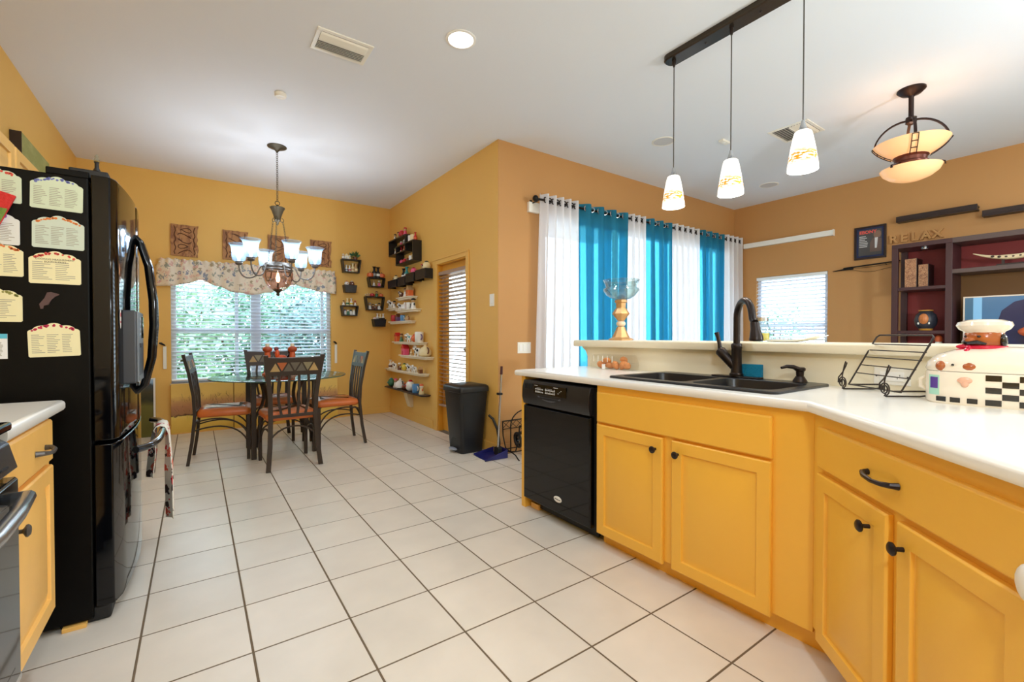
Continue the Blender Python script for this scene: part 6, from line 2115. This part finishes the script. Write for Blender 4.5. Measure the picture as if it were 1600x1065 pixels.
for i in range(3):
    a = radians(40 + 120 * i)
    d_ = Vector((cos(a), sin(a), 0))
    MB().path_bar([LL + d_ * .09 + Z3 * 2.41, LL + d_ * .15 + Z3 * 2.40, LL + d_ * .188 + Z3 * 2.385, LL + d_ * .19 + Z3 * 2.365], .014, .007, Vector((-sin(a), cos(a), 0))).build('bowl_clip', DBZ, ll, 40)
for s in (-1, 1):
    MB().ell(LL + Vector((s * .09, .0, 2.535)), (.025, .025, .03)).build('bulb', WBULB, ll)
lamp('bowl_bulb', 'POINT', LL + Z3 * 2.52, 2, (1, .86, .68), .05)

# ------------------------------------------------------------------ living room wall
vr = thing('valance_rail', 'long white valance rail on the tan wall above the living room window', 'rail', (XR, 2.82, 2.36))
MB().box(XR - .05, XR, 2.27, 3.375, 2.362, 2.428).build('rail', WHITEP, vr, 0, .003)
MB().box(XR - .055, XR, 2.262, 2.27, 2.356, 2.434).build('end_cap', WHITEP, vr, 0, .002)

ft = thing('framed_cover', 'framed dark magazine cover with coral heading on the tan wall', 'picture', (XR, 1.905, 2.03), None)
FRW = XR - .022
fm = MB()
y0, y1, z0, z1 = 1.752, 2.056, 2.022, 2.405
fm.box(FRW, XR, y0, y1, z1 - .022, z1).box(FRW, XR, y0, y1, z0, z0 + .022).box(FRW, XR, y0, y0 + .022, z0 + .022, z1 - .022).box(FRW, XR, y1 - .022, y1, z0 + .022, z1 - .022)
fm.build('frame', ESPRESSO, ft, 0, .002)
MB().box(XR - .012, XR - .001, y0 + .022, y1 - .022, z0 + .022, z1 - .022).build('mat_board', mat('navy_mat', (34, 44, 84), .7), ft, 0)
MB().box(XR - .014, XR - .0115, y0 + .042, y1 - .042, z0 + .042, z1 - .04).build('cover_print', mat('slate_print', (74, 72, 72), .5), ft, 0)
text_mesh('cover_heading', 'EBONY', .050, mat('coral_print', (236, 92, 84), .5), ((XR - .015, 1.925, 2.335), (0, -1, 0), (0, 0, 1)), ft, .0004, bold=.0012)
pl_ = MB()
for k in range(7):
    L = random.uniform(.05, .085)
    pl_.add([(XR - .0145, 2.008, 2.285 - k * .02), (XR - .0145, 2.008 - L, 2.285 - k * .02), (XR - .0145, 2.008 - L, 2.293 - k * .02), (XR - .0145, 2.008, 2.293 - k * .02)], [(0, 1, 2, 3)])
pl_.build('cover_lines', mat('pale_print', (206, 206, 206), .6), ft, 0)['kind'] = 'stuff'
fg = MB()
fg.prism([(-.026, 0), (.026, 0), (.036, .03), (.034, .06), (.018, .08), (-.018, .08), (-.034, .06), (-.036, .03)], ((XR - .0145, 1.835, 2.262), (0, -1, 0), (0, 0, 1), (-1, 0, 0)), 0, .0006)
fg.build('printed_face', mat('face_print', (132, 104, 88), .6), ft, 0)
fg = MB()
fg.prism([(-.06, -.16), (.05, -.16), (.05, -.02), (.02, .0), (-.03, 0), (-.058, -.05)], ((XR - .0145, 1.845, 2.262), (0, -1, 0), (0, 0, 1), (-1, 0, 0)), 0, .0005)
fg.build('printed_jacket', mat('jacket_print', (104, 84, 76), .6), ft, 0)
MB().prism([(-.012, -.12), (.006, -.12), (.016, 0), (-.014, 0)], ((XR - .0152, 1.845, 2.262), (0, -1, 0), (0, 0, 1), (-1, 0, 0)), 0, .0005).build('printed_shirt', MATS['pale_print'], ft, 0)

bwq = thing('wall_bow', 'thin dark rod with slack wires fixed to the tan wall below the framed cover', 'wall decoration', (XR, 1.95, 1.93))
MB().tube([(XR - .03, 2.16, 1.937), (XR - .03, 1.62, 1.962)], .008, 8).build('rod', IRON, bwq)
MB().tube([(XR - .03, 2.27, 1.912), (XR - .03, 2.16, 1.922), (XR - .03, 2.06, 1.925)], [.004, .010, .012], 8).build('tip', IRON, bwq)
MB().tube([(XR - .025, 2.10, 1.927), (XR - .025, 1.90, 1.925), (XR - .025, 1.62, 1.945)], .0022, 5).build('wire', BRONZE, bwq)
MB().tube([(XR - .025, 2.12, 1.92), (XR - .025, 1.95, 1.875), (XR - .025, 1.85, 1.872), (XR - .025, 1.64, 1.915)], .002, 5).build('wire', BRONZE, bwq)
for y in (2.1, 1.75):
    MB().cyl((XR, y, 1.935), (XR - .03, y, 1.943), .004, n=6).build('wall_pin', IRON, bwq)

for ya, yb, z0, z1, lb in ((1.645, 1.008, 2.378, 2.440, 'long narrow espresso ledge on the tan wall, nearer the framed cover'), (.975, .25, 2.300, 2.362, 'narrow espresso ledge on the tan wall at the right edge of the frame')):
    o = thing('floating_ledge', lb, 'shelf', (XR, (ya + yb) / 2, z0), 'espresso ledges over the media unit')
    MB().box(XR - .10, XR, yb, ya, z0, z0 + .018).build('bottom_board', ESPRESSO, o, 0, .002)
    MB().box(XR - .10, XR - .085, yb, ya, z0 + .018, z1).build('front_board', ESPRESSO, o, 0, .002)
    MB().box(XR - .085, XR, yb, ya, z1 - .03, z1 - .014).build('top_board', ESPRESSO, o, 0)

rl = thing('wall_lettering', 'tan wooden RELAX lettering on the tan wall above the media unit', 'sign', (XR, 1.5, 2.15))
for i, L_ in enumerate('RELAX'):
    text_mesh('letter', L_, .125, TAN, ((XR - .014, 1.685 - i * .092, 2.205), (0, -1, 0), (0, 0, 1)), rl, .0135, bold=.004)

# media unit
mu = thing('media_unit', 'plum brown media unit with red back panels and open shelves', 'media unit', (6.27, 1.0, 0))
UX0, UX1 = 6.08, 6.44
MB().box(UX0, UX0 + .045, 1.548, 1.600, 0, 2.04).build('post', PURPLEW, mu, 0, .002)
MB().box(UX1 - .045, UX1, 1.548, 1.600, 0, 2.04).build('post', PURPLEW, mu, 0, .002)
MB().box(UX0, UX1, 1.128, 1.178, 0, 2.04).build('side_panel', PURPLEW, mu, 0, .002)
MB().box(UX0, UX1, 1.128, 1.600, 2.04, 2.085).build('top_board', PURPLEW, mu, 0, .002)
MB().box(UX1, UX1 + .015, 1.185, 1.55, .1, 2.04).build('back_panel', REDB, mu, 0)
for z in (1.175, 1.628, .62):
    MB().box(UX0 + .01, UX1, 1.178, 1.565, z - .032, z).build('shelf_board', PURPLEW, mu, 0, .002)
MB().box(UX0, UX1, -.75, 1.128, 2.035, 2.085).build('bridge_top', mat('grey_plum_wood', (86, 70, 68), .4), mu, 0, .002)
MB().box(UX0, UX1, -.75, 1.128, 1.735, 1.775).build('bridge_shelf', MATS['grey_plum_wood'], mu, 0, .002)
MB().box(UX1, UX1 + .015, -.75, 1.128, 1.775, 2.035).build('back_panel', REDB, mu, 0)
MB().box(UX1, UX1 + .015, -.75, 1.128, .5, 1.735).build('lower_back_panel', mat('umber_panel', (120, 82, 40), .6), mu, 0)
MB().box(UX0, UX1, -.80, -.75, 0, 2.085).build('side_panel', PURPLEW, mu, 0, .002)
MB().box(UX0, UX1, -.75, 1.128, .45, .5).build('tv_shelf', PURPLEW, mu, 0, .002)
MB().cyl((6.2, 1.36, 2.04), (6.2, 1.36, 2.022), .03).build('puck_light', STEEL, mu)

tv = thing('television', 'flat television in the media unit showing a dark head against blue', 'television', (6.24, .45, .5))
MB().box(6.215, 6.255, -.12, 1.070, .84, 1.505).build('case', BLACKM, tv, 0, .003)
fm = MB()
fm.box(6.208, 6.215, -.12, 1.07, 1.493, 1.505).box(6.208, 6.215, -.12, 1.07, .84, .852).box(6.208, 6.215, 1.058, 1.07, .852, 1.493).box(6.208, 6.215, -.12, -.108, .852, 1.493)
fm.build('bezel', mat('silver_bezel', (214, 206, 196), .3, .3), tv, 0)
scr = MB().box(6.211, 6.2145, -.108, 1.058, .852, 1.493).build('screen', mat('screen_blue', (40, 90, 150), .2, emit=.55, ecol=(60, 130, 200)), tv, 0)
for ya, yb, c, e in ((1.058, 1.0, (56, 96, 124), .35), (1.0, .94, (110, 160, 196), .5), (.94, .90, (60, 100, 136), .35), (.90, .64, (60, 130, 206), .6)):
    MB().box(6.2098, 6.2108, yb, ya, .852, 1.493).build('screen_image', mat('screen_%d' % c[0], c, .2, emit=e), scr, 0)
MB().prism([(-.30, -.35), (.36, -.35), (.37, .05), (.34, .17), (.26, .25), (.12, .29), (-.05, .28), (-.2, .2), (-.26, .08)], ((6.2097, .47, 1.19), (0, 1, 0), (0, 0, 1), (-1, 0, 0)), 0, .0006).build('screen_image', mat('screen_navy', (34, 40, 74), .2, emit=.12, ecol=(44, 50, 96)), scr, 0)
MB().box(6.2, 6.27, .40, .56, .5, .84).build('stand', BLACKM, tv, 0, .004)
ob = thing('orange_ornament', 'small orange and dark ornament before the television at the right frame edge', 'ornament', (6.12, .60, .5))
MB().lathe((6.12, .60, .5), [(.05, 0), (.05, .02), (.012, .05), (.012, .56), (.05, .60)], 14).build('stand', BLACKM, ob)
MB().ell((6.12, .60, 1.16), (.06, .10, .05)).build('orange_top', TERRA, ob)

for i, (y0, y1, x, z1, lb) in enumerate(((1.505, 1.405, 6.13, 1.930, 'taller patterned tan box standing on the plum media shelf'), (1.400, 1.318, 6.15, 1.862, 'shorter patterned tan box standing on the plum media shelf'))):
    o = thing('patterned_box', lb, 'box', (x + .1, (y0 + y1) / 2, 1.628), 'patterned boxes on the media shelf')
    MB().box(x, x + .2, y1, y0, 1.628, z1).build('body', ESPRESSO, o, 0, .002)
    MB().box(x - .003, x, y1 + .004, y0 - .004, 1.632, z1 - .004).build('patterned_front', spots_mat('tan_scroll_print', (196, 150, 112), [(110, 66, 50), (140, 90, 66), (90, 54, 44)], 60, .5), o, 0)
P = Vector((6.2, 1.345, 1.175))
fv = thing('face_vase', 'round dark vase with a carved golden face on the plum media shelf', 'vase', P)
VD = mat('dark_slate_glaze', (46, 48, 58), .4, var=.3, vscale=40)
MB().lathe(P, [(.045, 0), (.05, .012), (.085, .06), (.092, .11), (.08, .165), (.05, .195), (.056, .21)], 24).build('body', VD, fv)
MB().ell(P + Vector((-.082, 0, .12)), (.022, .04, .055)).ell(P + Vector((-.104, 0, .115)), (.008, .009, .018)).build('carved_face', mat('golden_face', (190, 116, 62), .4, var=.2, vscale=50), fv)
MB().lathe(P, [(.05, .001), (.056, .012), (.058, .03)], 20, cap=False).build('gold_foot', mat('gold_band', (206, 150, 62), .35), fv)
MB().torus(P + Z3 * .208, .054, .006).build('gold_lip', MATS['gold_band'], fv)
for s in (-1, 1):
    MB().ell(P + Vector((-.08, s * .042, .075)), (.008, .008, .012)).build('earring', WHITEP, fv)
P = Vector((6.18, 1.24, 1.0))
cf = thing('orange_figurine', 'small orange and white figurine low in the media unit behind the wire stand', 'figurine', P)
MB().lathe(P, [(.04, -.38), (.04, -.36), (.03, .0), (.026, .06)], 12).build('body', WHITEP, cf)
MB().ell(P + Z3 * .09, (.032, .032, .04)).build('head', TERRA, cf)
P = Vector((6.17, .78, 1.775))
ht = thing('carved_tusk', 'curved pale carved horn with dark openwork on a stand in the media unit', 'carving', P)
pts = [P + Vector((0, .22 - .62 * t, .078 + .36 * (t - .42) ** 2)) for t in [i / 14 for i in range(15)]]
MB().tube(pts, [.004 + .020 * min(1, i / 5) for i in range(15)], 10).build('horn', mat('pale_horn', (226, 204, 166), .4), ht)
for i in range(3, 14):
    MB().ell(pts[i] + Vector((-.016, 0, .002)), (.010, .013, .010)).build('openwork', mat('dark_openwork', (60, 44, 34), .5), ht)
MB().box(P.x - .03, P.x + .03, P.y - .19, P.y + .06, P.z, P.z + .02).build('stand_base', ESPRESSO, ht, 0, .003)
for y in (-.14, .02):
    MB().box(P.x - .008, P.x + .008, P.y + y - .01, P.y + y + .01, P.z + .02, P.z + .075).build('stand_post', ESPRESSO, ht, 0)
